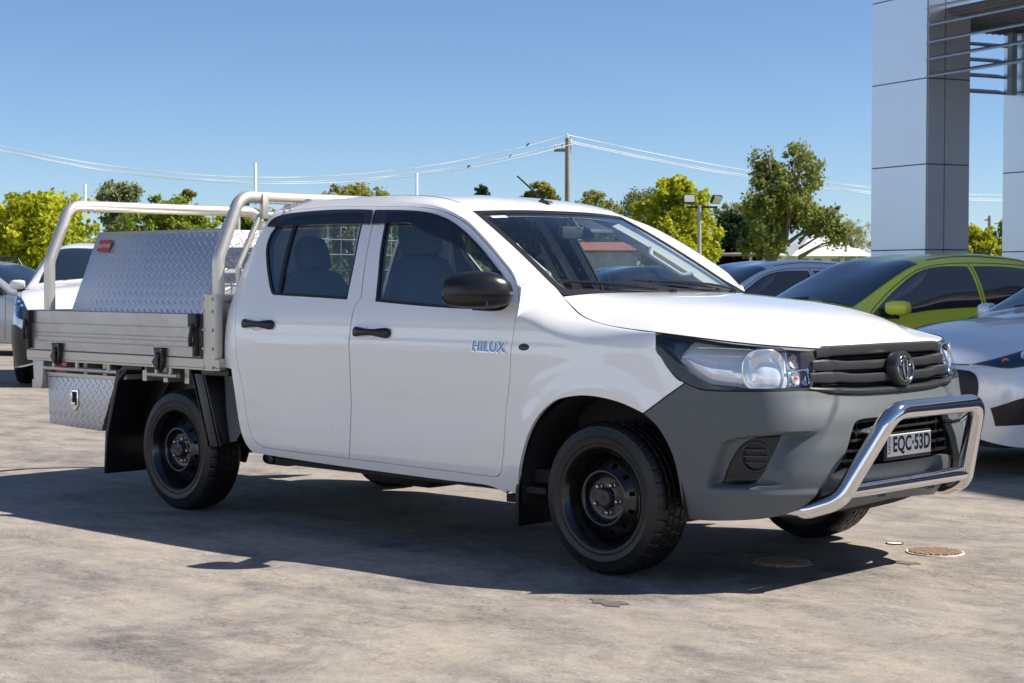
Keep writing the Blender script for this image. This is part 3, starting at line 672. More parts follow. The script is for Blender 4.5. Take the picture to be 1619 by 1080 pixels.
for sd_ in (-1, 1):
    g = MB(); 
    fz_ = MB(); fc = (4.285, .552)
    cir = np.array([(fc[0]+.056*math.cos(a), fc[1]+.064*math.sin(a)) for a in np.linspace(0, 2*math.pi, 41)[:-1]])
    panel(g, WB, grow(fogcut, .004), [cir], sd_, off=-.010, rim=.02, grid=.02)
    cen = WB.P(np.array(fc[0]), np.array(fc[1]), -.010); n_ = WB.N(np.array(fc[0]-.0), np.array(.552)); cen = Vector((cen[0], cen[1]*sd_, cen[2])); nn = Vector((n_[0], n_[1]*sd_, n_[2]*0))
    M = frame(cen, Vector((0, 0, 1)).cross(nn), nn)
    bz = g.build('fog_lamp_bezel', BLACKP, bumper)
    g = MB(); g.lathe([(.064, -.012), (.066, .006), (.062, .010), (.056, .008), (.053, -.006), (.052, -.04), (0, -.042)], M, 40); 
    g.build('fog_lamp_ring', DGREY, bz)
    g = MB()
    for k in (-1, 0, 1): g.box(-.05*math.sqrt(1-(k*.45)**2), .05*math.sqrt(1-(k*.45)**2), k*.026-.004, k*.026+.004, -.03, -.004, M)
    g.build('fog_lamp_louvre', DGREY, bz, bevel=.0015)
for sd_ in (-1, 1):
    g = MB(); g.tube([XS(a, b, sd_, .0002) for a, b in catmull(np.array([(3.794,.715),(3.84,.748),(3.89,.783),(3.94,.816),(3.983,.845)]), 4)], .0028, 6); g.build('bumper_seam', MATTE, bumper)
# centre valance, lower mesh and dark backing
g = MB(); vo = smooth_outline([(4.62,.30),(4.60,.40),(4.63,.46),(4.70,.490),(4.80,.498),(SC,.500),(SC,.335),(4.85,.32)], ang=50)
for sd_ in (-1, 1): panel(g, WB, vo, (), sd_, off=-.035, rim=.03, grid=.02)
g.build('lower_valance', GREYP, bumper)
g = MB(); dk = np.array([(4.44,.30),(4.44,.80),(SC,.80),(SC,.28)])
for sd_ in (-1, 1): panel(g, WB, dens(dk, 12), (), sd_, off=-.12, rim=0, grid=.05)
g.build('bumper_backing', MATTE, bumper)
g = MB()
for k, z in enumerate((.525, .565, .605, .645, .680)):
    s0 = np.interp(z, [.414, .53, .635, .691], [4.56, 4.66, 4.73, 4.775])-.02
    path = [XS(s, z, -1, -.045) for s in np.linspace(s0, SC, 14)]+[XS(s, z, 1, -.045) for s in np.linspace(SC, s0, 14)[1:]]
    nr = [NS(s, z, -1)*1 for s in np.linspace(s0, SC, 14)]+[NS(s, z, 1) for s in np.linspace(SC, s0, 14)[1:]]
    g.sweep(path, [(-.03, -.003), (.006, -.0055), (.006, .0055), (-.03, .003)], nr)
for y in np.arange(-.40, .41, .08): g.box(3.95, 4.012, y-.002, y+.002, .51, .69)
g.build('lower_grille', BLACKP, bumper)
# sensor bracket and tow hook
g = MB(); g.prism([(-.315,.655),(-.23,.665),(-.235,.575),(-.285,.600)], 4.055, 4.075, lambda q, t: (t, q[0], q[1])); g.build('nudge_bar_bracket', CHROME, bumper, bevel=.003)
# ---- number plate
npx = 4.070
pl = MB(); pl.box(npx-.022, npx-.004, -.188, .188, .512, .628); plate = pl.build('number_plate', BLACKP, ute, bevel=.004)
pl = MB(); pl.box(npx-.002, npx+.002, -.174, .174, .528, .620); pl.build('plate_face', WHITETXT, plate, bevel=.001)
M = frame((npx+.0022, .016, .575), (0, 1, 0), (1, 0, 0))
text_obj('plate_characters', 'EQC\u00b753D', .089, M, BLACKTXT, plate, ext=.0008, off=.0024, sx=.80, spacing=1.06)
M = frame((npx+.0022, -.160, .574), (0, 0, 1), (1, 0, 0)); text_obj('plate_state', 'NSW', .026, M, BLACKTXT, plate, ext=.0006, sx=1.2)
# ---- grille
gr = MB(); back = dens(np.array([(4.52,.80),(4.62,.985),(SC,.985),(SC,.79)]), 14)
for sd_ in (-1, 1): panel(gr, WB, back, (), sd_, off=-.045, rim=0, grid=.04)
grille = gr.build('grille', MATTE, ute)
def bar(g, ctr, w0, w1, depth, out, n=22, sides=(-1, 1)):
    """grille bar following the nose; ctr: (s,z) points from side to centre"""
    C = catmull(np.array(ctr), 8); L = np.linspace(0, 1, n); i = np.linspace(0, 1, len(C)); C = np.stack([np.interp(L, i, C[:, k]) for k in (0, 1)], 1)
    for sd_ in sides:
        rows = []
        for t, (s, z) in zip(L, C):
            wd = np.interp(t, np.linspace(0, 1, len(w0)), w0)/2; o_ = np.interp(t, np.linspace(0, 1, len(w1)), w1)
            p0 = WB.P(np.array(s), np.array(z), o_); n_ = WB.N(np.array(s), np.array(z)); n_ = n_*np.array([1, 1, 0]); n_ /= np.linalg.norm(n_)
            row = [p0+n_*a+np.array([0, 0, b]) for a, b in ((-depth, wd*.9), (-.008, wd), (0, wd*.72), (.003, .15*wd), (0, -wd*.75), (-.008, -wd), (-depth, -wd*.9))]
            rows.append([r_*np.array([1, sd_, 1]) for r_ in row])
        g.grid(rows); g.add([tuple(q) for q in rows[0]], [tuple(range(7))])
g = MB()
bar(g, [(4.615,.962),(4.68,.972),(4.78,.975),(SC,.978)], [.034,.046,.044,.044], [.012,.020,.022,.024], .05, 0)
g.build('grille_top_bar', DGREY, grille, smooth=30)
g = MB(); bar(g, [(4.585,.915),(4.66,.916),(4.73,.915),(4.80,.912),(SC,.912)], [.046,.050,.044,.038,.038], [.004,.012,.012,.012,.014], .05, 0); g.build('grille_bar', DGREY, grille, smooth=30)
g = MB(); bar(g, [(4.560,.868),(4.66,.868),(4.75,.866),(4.82,.860),(SC,.858)], [.040,.048,.042,.038,.038], [.004,.012,.014,.014,.016], .05, 0); g.build('grille_bar', DGREY, grille, smooth=30)
g = MB(); bar(g, [(4.545,.826),(4.65,.818),(4.75,.812),(4.86,.808),(SC,.806)], [.014,.024,.026,.024,.024], [.0,.012,.014,.016,.018], .06, 0); g.build('grille_bottom_bar', DGREY, grille, smooth=30)
g = MB()
for z in (.942, .935+.008, .889, .838): bar(g, [(4.62,z),(4.75,z),(SC,z)], [.005], [-.008], .03, 0)
for z in (.79, .83, .87): bar(g, [(4.60+(.83-z)*-.2,z+.0),(4.59,z)], [.03], [-.01], .03, 0) if False else None
g.build('grille_fins', DGREY, grille)
for sq in (-1, 1): g = MB(); bar(g, [(4.528,.89),(4.60,.888),(4.655,.886)], [.165,.165,.13], [-.022,-.016,-.03], .03, 0, sides=(sq,)); g.build('grille_end', DGREY, grille, smooth=20)
# badge
bc = Vector((4.046, 0, .893)); M = frame(bc, (0, 1, 0), (1, 0, .10)) @ Matrix.Scale(.88, 4)
g = MB(); g.lathe([(.090, -.05), (.090, -.004), (.086, .003), (.078, .004), (.074, .0), (0, .0)], M @ Matrix.Scale(.92, 4, (0, 1, 0)), 48); bd = g.build('badge', DGREY, grille)
def ell(M, a, b, cx=0, cy=0, n=48): return [M @ Vector((cx+a*math.cos(t), cy+b*math.sin(t), .004)) for t in np.linspace(0, 2*math.pi, n+1)[:-1]]
g = MB(); g.tube(ell(M, .069, .062), .0045, 8, closed=True); g.tube(ell(M, .046, .0175, 0, .024), .0042, 8, closed=True); g.tube(ell(M, .0185, .053, 0, .004), .0042, 8, closed=True); g.build('emblem', DCHR, bd, smooth=60)
# ---- headlamps
lampo = smooth_outline([(3.832,1.000),(3.838,1.040),(3.90,1.037),(4.007,1.024),(4.174,1.004),(4.352,.991),(4.50,.981),(4.603,.974),(4.612,.955),(4.60,.915),(4.572,.860),(4.548,.823),(4.346,.826),(4.205,.824),(4.101,.824),(4.060,.828),(4.020,.838),(3.985,.852),(3.948,.870),(3.899,.913),(3.853,.963)], ang=48)
REFL = pbr('lamp_reflector', (.92, .93, .95), .12, metal=1)
REFM = pbr('lamp_chamber', (.88, .92, .98), .12, metal=.35)
HOUS = pbr('lamp_housing', (.016, .045, .095), .22, coat=.3)
for sd_ in (-1, 1):
    g = MB(); panel(g, WB, lampo, (), sd_, off=.001, rim=0, grid=.03); hl = g.build('headlight', LENS, ute)
    g = MB(); panel(g, WB, grow(lampo, .004), [grow(lampo, -.007)], sd_, off=-.001, rim=.012, grid=.03); g.build('lamp_rim', MATTE, hl)
    # box behind the lens
    def pt(s, z, d): q = WB.P(np.array(s), np.array(z), -d); return (q[0], q[1]*sd_, q[2])
    g = MB(); panel(g, WB, grow(lampo, .006), (), sd_, off=-.085, rim=0, grid=.04)
    A = grow(lampo, .004); n_ = len(A); V = [pt(a[0], a[1], .004) for a in A]+[pt(a[0], a[1], .085) for a in A]
    g.add(V, [(i, (i+1) % n_, n_+(i+1) % n_, n_+i) for i in range(n_)]); g.build('lamp_housing', HOUS, hl, smooth=0)
    # rear wing of the reflector: bright convex blade
    g = MB(); rows = []
    for t in np.linspace(0, 1, 24):
        s = 3.925+.305*t; top = np.interp(t, [0, .12, .3, 1], [.975, 1.008, 1.010, .994]); bot = np.interp(t, [0, .25, .5, 1], [.915, .868, .842, .832])
        rows.append([pt(s, bot+(top-bot)*q, .052-.024*math.sin(q*math.pi)**.8+.03*(1-t)**2+(.006 if q > .42 else 0)) for q in np.linspace(0, 1, 16)])
    g.grid(rows); g.build('reflector_blade', REFM, hl, smooth=30)
    # main bowl
    cz = .905; cs = 4.318; c0_ = Vector(pt(cs, cz, .012)); nx = Vector((.93, -.37*-sd_*1.0, 0)).normalized(); nx = Vector((.90, .44*sd_, 0)).normalized(); M = frame(c0_, Vector((0, 0, 1)).cross(nx), nx)
    sq = lambda a: (abs(math.cos(a))**.72*math.copysign(1, math.cos(a)), abs(math.sin(a))**.72*math.copysign(1, math.sin(a)))
    g = MB(); g.grid([[M @ Vector((.092*math.sqrt(q)*sq(a)[0], .080*math.sqrt(q)*sq(a)[1], -.085*(1-q))) for a in np.linspace(0, 2*math.pi, 61)] for q in np.linspace(.01, 1, 16)])
    g.tube([M @ Vector((.093*sq(a)[0], .081*sq(a)[1], 0)) for a in np.linspace(0, 2*math.pi, 61)[:-1]], .0032, 8, closed=True)
    g.build('main_reflector', REFL, hl, smooth=60)
    g = MB(); g.lathe([(0, -.02), (.010, -.022), (.012, -.03), (.012, -.08)], M, 16); g.build('headlamp_bulb', CHROME, hl)
    # chrome surround with crystal facets towards the grille
    g = MB(); rows = []
    for t in np.linspace(0, 1, 60):
        s = 4.215+.375*t; top = .990-.014*t; bot = .830
        fac = .010*abs(((t*14) % 1)-.5) if t > .86 else .003*math.sin(t*22)
        rows.append([pt(s, bot+(top-bot)*q, .050-.022*math.sin(q*math.pi)+fac+(.010*abs(((q*5) % 1)-.5) if t > .86 else 0)) for q in np.linspace(0, 1, 26)])
    g.grid(rows); g.build('inner_reflector', REFM, hl, smooth=25)
    g = MB()
    for za, zb_ in ((.838, .893), (.905, .965)):
        rows = []
        for t in np.linspace(0, 1, 14):
            s = 4.468+.085*t; rows.append([pt(s, za+(zb_-za)*q, .022+.03*math.sin(q*math.pi)*math.sin(max(t, .02)*math.pi)) for q in np.linspace(0, 1, 12)])
        g.grid(rows)
    g.build('indicator_reflector', REFL, hl, smooth=60)
    for z in (.868, .935): g = MB(); g.lathe([(0, .010), (.006, .007), (.009, 0), (.007, -.009), (0, -.011)], frame(pt(4.50, z, .030), (0, 0, 1), nx), 16); g.build('indicator_bulb', AMBER, hl, smooth=60)
    g = MB()
    for s in (4.440, 4.562): g.tube([pt(s, z, .014) for z in np.linspace(.832, .978, 8)], .005, 8)
    g.tube([pt(s, .899, .014) for s in np.linspace(4.44, 4.60, 8)], .004, 8); g.tube([pt(s, .993-(s-4.02)*.025, .014) for s in np.linspace(4.02, 4.44, 12)], .004, 8)
    g.build('lamp_trim', REFL, hl)
    if sd_ == -1:
        c = WB.P(np.array(4.088), np.array(.938), -.028); n_ = WB.N(np.array(4.088), np.array(.938)); M = frame((c[0], -c[1], c[2]), (XS(4.11, .937)-XS(4.06, .939)), (n_[0], -n_[1], 0))
        text_obj('lamp_lettering', 'HILUX', .020, M, WHITETXT, hl, ext=.0004, sx=1.3, spacing=1.2)
# ------------------------------------------------------------------ wheels
TR = .334
def make_wheel(name, parent, loc, side, rad=TR, width=.215, rim_r=.213, steel=True, fine=True, matrim=None):
    root = empty(name); root.parent = parent; root.location = loc; root.rotation_euler = (0, R(rng.uniform(0, 60)), 0)
    # local: Y axis is the axle; outer face at y = 0 (towards side), inner at -side*width
    M = Matrix(((1, 0, 0, 0), (0, 0, side, 0), (0, 1, 0, 0), (0, 0, 0, 1)))     # lathe Z -> side*Y
    n = 288 if fine else 72
    hw = width
    prof = [(rim_r-.004, -.012), (rim_r+.004, -.004), (rim_r+.012, .000), (rim_r+.022, .001), (rim_r+.026, .005), (rim_r+.029, .0052), (rim_r+.031, .0025), (rim_r+.052, .0055), (rim_r+.056, .0075), (rim_r+.060, .0052), (rim_r+.078, .003), (rad-.030, -.004), (rad-.024, -.005), (rad-.016, -.013), (rad-.008, -.022), (rad-.003, -.034)]
    tp = []
    wtr = hw-.068; gx = [.13, .36, .64, .87]; m = 64 if fine else 10
    for k in range(m+1):
        t = k/m; crown = -.004*(2*t-1)**2; dgr = 0
        for g_ in gx:
            if abs(t-g_) < .022: dgr = .008
        tp.append((rad+crown-dgr, -.036-t*wtr))
    inner = [(r_, -hw-h) for r_, h in prof[::-1]]
    pr = prof+tp+inner
    V = []; F = []; mm = len(pr)
    i0 = len(prof); i1 = i0+len(tp)
    for i, (r_, h) in enumerate(pr):
        for k in range(n):
            rr_ = r_
            if fine:
                t = (i-i0)/m if i0 <= i < i1 else None
                if t is not None:
                    lane = int(np.searchsorted(gx, t)); ph = (k+[0, 3, 1, 5, 2][lane]+int(t*6 if lane in (1, 3) else -t*5)) % 8
                    if ph == 0: rr_ -= .006 if lane in (0, 4) else .0035
                elif i in (12, 13, 14, 15, i1, i1+1, i1+2):
                    if k % 8 == 0: rr_ -= .0035
            a = 2*math.pi*k/n; V.append(M @ Vector((rr_*math.cos(a), rr_*math.sin(a), h)))
    for i in range(mm-1):
        for k in range(n): F.append((i*n+k, i*n+(k+1) % n, (i+1)*n+(k+1) % n, (i+1)*n+k))
    g = MB(); g.add(V, F); g.build('tyre', RUBBER, root, smooth=28)
    mr_ = matrim or STEELB
    if steel:
        g = MB()
        pf = [(.204, -hw+.02), (.205, -hw+.05), (.186, -.16), (.186, -.11), (.190, -.085), (.197, -.06), (.203, -.035), (.204, -.022), (.211, -.010), (.217, -.006), (.2185, .001), (.216, .005), (.212, .002), (.209, -.006), (.200, -.016), (.1965, -.03), (.191, -.040), (.183, -.075), (.176, -.084)]
        pf = [(r_*rim_r/.213, h) for r_, h in pf]; g.lathe(pf, M, 96)
        pd = [(.178, -.080), (.173, -.066), (.163, -.052), (.142, -.034), (.128, -.022), (.121, -.016), (.114, -.015), (.108, -.020), (.101, -.038), (.094, -.047), (.084, -.050), (.050, -.049), (.042, -.046), (.040, -.042)]
        pd = [(r_*rim_r/.213, h) for r_, h in pd]
        q = catmull(np.array(pd), 3)
        sk = lambda i, k: (.140 < q[i][0]/(rim_r/.213) < .162) and (k % 8 in (0, 1))
        g.lathe([tuple(a) for a in q], M, 96, skip=sk); rim = g.build('rim', mr_, root, smooth=40)
        g = MB(); g.lathe([(.15, -.135), (.17, -.13), (.18, -.12)], M, 48); g.lathe([(0, -.136), (.15, -.135)], M, 48); g.build('brake_drum', MATTE, rim)
        g = MB(); g.lathe([(.040, -.052), (.039, -.022), (.036, -.016), (.030, -.014), (.028, -.0155), (0, -.0155)], M, 40); cap = g.build('hub_cap', DGREY, root, smooth=30)
        g = MB()
        for a_, b_, cy_ in ((.020, .016, 0), (.013, .006, .005), (.006, .013, .001)): g.tube([M @ Vector((a_*math.cos(t), cy_+b_*math.sin(t), -.015)) for t in np.linspace(0, 2*math.pi, 25)[:-1]], .0015, 6, closed=True)
        g.build('hub_emblem', DGREY, cap)
        for k in range(5):
            a = R(72*k+12); cx_, cy_ = .0635*math.cos(a), .0635*math.sin(a); T_ = M @ Matrix.Translation((cx_, cy_, -.050))
            g = MB(); g.lathe([(.0135, 0), (.0135, .006), (.0105, .008)], T_, 6); g.lathe([(.0105, .006), (.0098, .020), (.006, .025), (0, .026)], T_, 12); g.build('wheel_nut', NUTM, root)
    else:
        g = MB(); k_ = rim_r/.213
        g.lathe([(.200*k_, -hw+.03), (.196*k_, -.05), (.206*k_, -.02), (.217*k_, .0), (.213*k_, .004), (.207*k_, -.004), (.200*k_, -.015), (.19*k_, -.05), (.19*k_, -.09), (0, -.09)], M, 48)
        rim = g.build('rim', MATTE, root)
        for k in range(5):
            g = MB(); a = 2*math.pi*k/5; Rz = Matrix.Rotation(a, 4, 'Z')
            for s_ in (-1, 1):
                P_ = [(.035, s_*.012), (.20*k_, s_*.045), (.203*k_, s_*.020), (.06, s_*.002)]
                g.prism(P_, -.03, -.004, lambda p_, t: M @ Rz @ Vector((p_[0], p_[1], t-(.012 if p_[0] > .15 else 0)*0)))
            g.build('spoke', SILVER, root, bevel=.003)
        g = MB(); g.lathe([(.045, -.03), (.045, -.006), (.03, .0), (0, .0)], M, 24); g.build('hub', SILVER, root); g = MB(); g.lathe([(.217*k_, 0), (.207*k_, .004), (.197*k_, -.01)], M, 48); g.build('rim_lip', SILVER, root)
    return root
rng = random.Random(3)
for x_ in (0, 3.085):
    for sd_ in (-1, 1):
        make_wheel('wheel', ute, (x_, .858*sd_, TR-.003), sd_)
# ------------------------------------------------------------------ chassis, wells, guards
g = MB()
for sd_ in (-1, 1):
    g.box(-1.35, 3.75, *sorted((.42*sd_, .52*sd_)), .42, .55)
    g.box(2.50, 2.60, *sorted((.60*sd_, .83*sd_)), .265, .30)
    g.box(.85, 2.75, *sorted((.72*sd_, .84*sd_)), .318, .345)
for x in (-1.2, -.5, .4, 1.2, 2.0, 2.7, 3.5): g.box(x-.05, x+.05, -.5, .5, .43, .52)
g.build('chassis', MATTE, ute)
g = MB(); g.box(.55, 2.75, -.78, .78, .36, .42); g.build('cab_floor', MATTE, ute)
g = MB(); g.tube([(0, -.75, TR), (0, .75, TR)], .055, 14); g.lathe([(.0, -.14), (.09, -.11), (.14, 0), (.09, .11), (0, .14)], Matrix.Translation((0, 0, TR)), 20)
g.build('axle', MATTE, ute); g = MB(); g.tube([(3.085, -.7, TR), (3.085, .7, TR)], .03, 10); g.build('axle', MATTE, ute); g = MB()
for sd_ in (-1, 1):
    g = MB()
    for k in range(3): g.sweep([(-.65+k*.12, .56*sd_, .50-k*.045), (0, .56*sd_, .37-k*.012), (.65-k*.12, .56*sd_, .47-k*.035)], [(-.006, -.03), (.006, -.03), (.006, .03), (-.006, .03)])
    g.tube([(.1, .48*sd_, .25), (.25, .42*sd_, .75)], .028, 10); g.build('leaf_springs', MATTE, ute)
g = MB(); g.lathe([(0, -.30), (.06, -.27), (.07, 0), (.06, .27), (0, .30)], Matrix.Translation((1.15, -.20, .38)) @ Matrix.Rotation(R(90), 4, 'Y'), 20)
g.tube([(1.5, -.3, .34), (2.6, -.3, .36)], .03, 10); g.tube([(.85, -.30, .33), (.35, -.4, .42), (-.9, -.45, .5)], .028, 10); g.build('exhaust', STEELB, ute)
g = MB(); g.box(.60, .78, -.70, -.52, .285, .39); g.tube([(.50, -.62, .30), (.60, -.62, .335)], .03, 10); g.tube([(.66, -.72, .315), (.66, -.60, .315)], .022, 12); g.build('spring_hanger', GUARD, ute, bevel=.006)
g = MB(); 
g.box(1.25, 1.75, -.60, -.25, .235, .40)
g.build('gearbox_guard', MATTE, ute, bevel=.05)
for sd_ in (-1, 1):  # front wheel arch liner
    g = MB(); rows = []
    for y in (.30, .50, .70, .862):
        rows.append([(3.085-.005+.455*math.cos(a)*1.0, y*sd_, .335+.455*math.sin(a)) for a in np.linspace(R(-8), R(188), 40)])
    g.grid(rows); g.box(2.62, 3.55, *sorted((.30*sd_, .31*sd_)), .30, .95)
    g.build('wheel_arch_liner', MATTE, ute, smooth=60)
for sd_ in (-1, 1):
    g = MB(); y0, y1 = sorted((.60*sd_, .862*sd_)); g.prism([(2.585, .165), (2.585, .33), (2.645, .55), (2.76, .70), (2.775, .695), (2.665, .54), (2.605, .33), (2.605, .165)], y0, y1, lambda q, t: (q[0], t, q[1])); g.build('mud_flap', GUARD, ute, bevel=.004)
# engine bay block so no light passes through
g = MB(); g.box(2.75, 3.80, -.62, .62, .45, .90); g.build('engine_bay', MATTE, ute)
# ------------------------------------------------------------------ nudge bar
g = MB()
P_ = [(3.78, -.60, .335), (3.93, -.560, .330), (4.05, -.500, .375), (4.20, -.345, .738), (4.20, .345, .738), (4.05, .500, .375), (3.93, .560, .330), (3.78, .60, .335)]
g.tube(fillet(P_, [.10, .14, .11, .11, .14, .10], 10), .038, 24)
nb = g.build('nudge_bar', POLI, ute, smooth=60)
g = MB(); g.tube([(4.065, -.47, .412), (4.065, .47, .412)], .032, 20); g.build('cross_tube', POLI, nb, smooth=60)
for y in (-.27, .27): g = MB(); g.tube(fillet([(4.17, y*1.3, .70), (4.12, y*1.3, .66), (4.03, y*1.3, .64)], .03), .012, 10); g.build('bar_bracket', POLI, nb)
for y in (-.20, .20): g = MB(); g.box(3.95, 4.06, y-.03, y+.03, .365, .385); g.build('bar_foot', POLI, nb)
# ------------------------------------------------------------------ tray
tray = empty('tray'); tray.parent = ute
g = MB(); g.box(-1.42, .31, -.878, .878, .815, .846)
for x in np.arange(-1.3, .3, .2): g.box(x-.02, x+.02, -.85, .85, .70, .814)
for y in (-.45, .45): g.box(-1.40, .30, y-.04, y+.04, .60, .80)
g.build('tray_floor', ALUR, tray)
def plank_side(y, x0, x1, name='side_panel'):
    """dropside extruded from grooved aluminium planks"""
    sd = 1 if y > 0 else -1
    prof = [(0, .852)]; z = .852
    for zg in (.905, .934, .936+.02, 1.010):
        prof += [(0, zg-.003), (-.0035, zg-.0015), (-.0035, zg+.0015), (0, zg+.003)]
    prof += [(0, 1.082), (-.004, 1.087), (-.024, 1.087), (-.028, 1.083), (-.028, .852)]
    g = MB(); g.prism(prof, x0, x1, lambda q, t: (t, y+q[0]*sd, q[1])); return g.build(name, ALU, tray, smooth=25)
sp = plank_side(-.910, -1.415, .308); plank_side(.910, -1.415, .308)
g = MB(); g.prism([(0, .852), (0, 1.087), (-.028, 1.087), (-.028, .852)], -.86, .86, lambda q, t: (-1.412-q[0]-.028, t, q[1])); g.build('tailgate', ALU, tray)
for sd in (-1, 1):
    g = MB(); pr = [(0, .785), (0, .795), (.004, .799), (.004, .843), (0, .848), (-.05, .848), (-.05, .785)]
    g.prism(pr, -1.445, .470, lambda q, t: (t, (.906+q[0])*sd, q[1])); g.build('coaming_rail', ALUR, tray)
    # headboard post
    g = MB(); g.prism(rrect(.122, .075, .034, 8), .784, 1.188, lambda q, t: (.380+q[0], (.880+q[1])*sd, t)); po = g.build('corner_post', ALUR, tray, bevel=.0)
    for z in (.80, .90, 1.0, 1.10, 1.165):
        for xx in (.345, .420):
            g = MB(); g.lathe([(.009, 0), (.008, .004), (0, .005)], frame((xx, .9175*sd, z), (1, 0, 0), (0, sd, 0)), 10); g.build('bolt', NUTM, po)
    # drop-side latches
    for xx, zz in ((-1.405, .97), (.278, .97)):
        g = MB(); g.box(xx-.016, xx+.016, *sorted((.912*sd, .932*sd)), zz-.115, zz+.10); g.box(xx-(.03 if xx < 0 else .045), xx+.03, *sorted((.912*sd, .940*sd)), zz+.045, zz+.115)
        g.tube([(xx, .942*sd, zz+.06), (xx-.01, .95*sd, zz-.02), (xx-.012, .945*sd, zz-.06)], .012, 8); g.build('corner_latch', BLACKP, tray, bevel=.003)
    for xx in (-1.090, -.052):
        g = MB(); g.prism([(-.045, .895), (.040, .895), (.045, .82), (.030, .775), (.005, .760), (-.022, .775), (-.060, .815), (-.030, .85)], .912, .934, lambda q, t: (xx+q[0], t*sd, q[1]))
        g.lathe([(.022, 0), (.020, .012), (0, .014)], frame((xx+.002, .934*sd, .85), (1, 0, 0), (0, sd, 0)), 12); g.box(xx-.012, xx+.016, *sorted((.934*sd, .946*sd)), .775, .838)
        la = g.build('side_latch', BLACKP, tray, bevel=.003)
        for a, b in ((-.034, .884), (.030, .884), (.0, .85)): g = MB(); g.lathe([(.005, 0), (.004, .003), (0, .004)], frame((xx+a, .934*sd if b > .86 else .948*sd, b), (1, 0, 0), (0, sd, 0)), 8); g.build('rivet', NUTM, la)
    # rope rails under the coaming
    for xa, xb, st in ((-1.29, -.51, (-1.18, -.93, -.60)), (-.215, .068, (-.13, .0))):
        g = MB(); g.tube([(xa, .885*sd, .742), (xb, .885*sd, .742)], .0135, 12)
        for s in st: g.tube([(s, .885*sd, .742), (s, .885*sd, .80)], .013, 10)
        g.build('rope_rail', ALUR, tray)
# rack hoops, tie-down pins
def hoop(x, z0, name):
    P_ = [(x, -.850, z0), (x, -.850, 1.375), (x, -.705, 1.715), (x, .705, 1.715), (x, .850, 1.375), (x, .850, z0)]
    g = MB(); g.tube(fillet(P_, [.16, .11, .11, .16], 12), .0335, 22, caps=False); return g.build(name, TUBEM, tray, smooth=60)
fh = hoop(.388, 1.10, 'rack_hoop'); rh = hoop(-1.28, .90, 'rack_hoop')
for x, par, z1 in ((.388, fh, 1.90), (-1.28, rh, 1.85)):
    for y in (-.60, .60):
        if x < 0 and y > 0: continue
        g = MB(); g.tube([(x, y, 1.675), (x, y, z1)], .0095, 12); g.build('rack_pin', PALEB, par)
# headboard frame with mesh and louvre plate
hb = MB(); hb.tube(fillet([(.40, -.725, 1.22), (.40, -.725, 1.345), (.40, -.575, 1.622), (.40, .575, 1.622), (.40, .725, 1.345), (.40, .725, 1.22)], [.05, .05, .05, .05], 6), .0165, 12)
hbo = hb.build('headboard_frame', TUBEM, tray, smooth=60)
for y in (-.56, .56): g = MB(); g.box(.402, .430, y-.02, y+.02, 1.60, 1.735); g.build('headboard_tab', ALUR, hbo, bevel=.002)
g = MB()
for y in np.arange(-.58, .581, .0967): g.tube([(.40, y, 1.20), (.40, y, 1.612)], .0028, 6)
for z in np.arange(1.24, 1.62, .085): g.tube([(.40, -.66+.3*max(0, z-1.45), z), (.40, .66-.3*max(0, z-1.45), z)], .0028, 6)
g.build('headboard_mesh', ALUR, hbo)
g = MB()
for z0, z1 in ((.85, .93), (.955, 1.035), (1.06, 1.14), (1.155, 1.185)): g.box(.37, .40, -.84, .84, z0, z1)
g.box(.36, .375, -.84, .84, .85, 1.19); g.build('headboard_panel', ALUR, hbo, bevel=.002)
g = MB(); g.box(.402, .404, -.80, -.66, 1.085, 1.115); g.build('headboard_sticker', WHITETXT, hbo, smooth=0)
# tail bracket, marker, mudguards
for ya in (-.895, .845): g = MB(); g.prism([(-1.405, .784), (-1.285, .784), (-1.300, .645), (-1.310, .615), (-1.415, .615), (-1.415, .665), (-1.395, .672)], ya, ya+.05, lambda q, t: (q[0], t, q[1])); g.build('tail_bracket', ALUR, tray, bevel=.004)
g = MB(); g.box(-1.20, -1.08, -.862, -.855, .71, .78); g.build('side_reflector', RED, tray, bevel=.002)
for sd in (-1, 1):
    y0, y1 = sorted((.60*sd, .872*sd))
    g = MB(); g.prism([(-.475, .783), (-.555, .735), (-.665, .375), (-.640, .368), (-.530, .69), (-.44, .757), (-.30, .760), (-.30, .783)], y0, y1, lambda q, t: (q[0], t, q[1]))
    g.prism([(-.475, .783), (-.555, .735), (-.665, .375), (-.60, .37), (-.47, .56), (-.32, .72), (-.2, .783)], *sorted((.61*sd, .64*sd)), lambda q, t: (q[0], t, q[1]))
    g.build('rear_mudguard', GUARD, tray, bevel=.004)
    g = MB(); g.prism([(.165, .783), (.262, .783), (.402, .375), (.318, .368), (.30, .42)], *sorted((.855*sd, .872*sd)), lambda q, t: (q[0], t, q[1]))
    g.prism([(.17, .783), (.30, .783), (.50, .62), (.60, .38), (.40, .375), (.322, .42)], *sorted((.60*sd, .615*sd)), lambda q, t: (q[0], t, q[1]))
    g.prism([(.162, .783), (.195, .783), (.330, .40), (.335, .37), (.315, .37), (.305, .40)], y0, y1, lambda q, t: (q[0], t, q[1]))
    g.prism([(.165, .783), (.50, .783), (.50, .755), (.17, .755)], y0, y1, lambda q, t: (q[0], t, q[1]))
    g.prism([(.262, .783), (.275, .783), (.425, .38), (.412, .375)], *sorted((.61*sd, .868*sd)), lambda q, t: (q[0], t, q[1]))
    g.build('front_mudguard', GUARD, tray, bevel=.004)
    g = MB(); g.prism([(-.672, .40), (-.690, .150), (-.672, .148), (-.650, .40)], *sorted((.585*sd, .868*sd)), lambda q, t: (q[0], t, q[1])); g.build('mud_flap', GUARD, ute, bevel=.004)
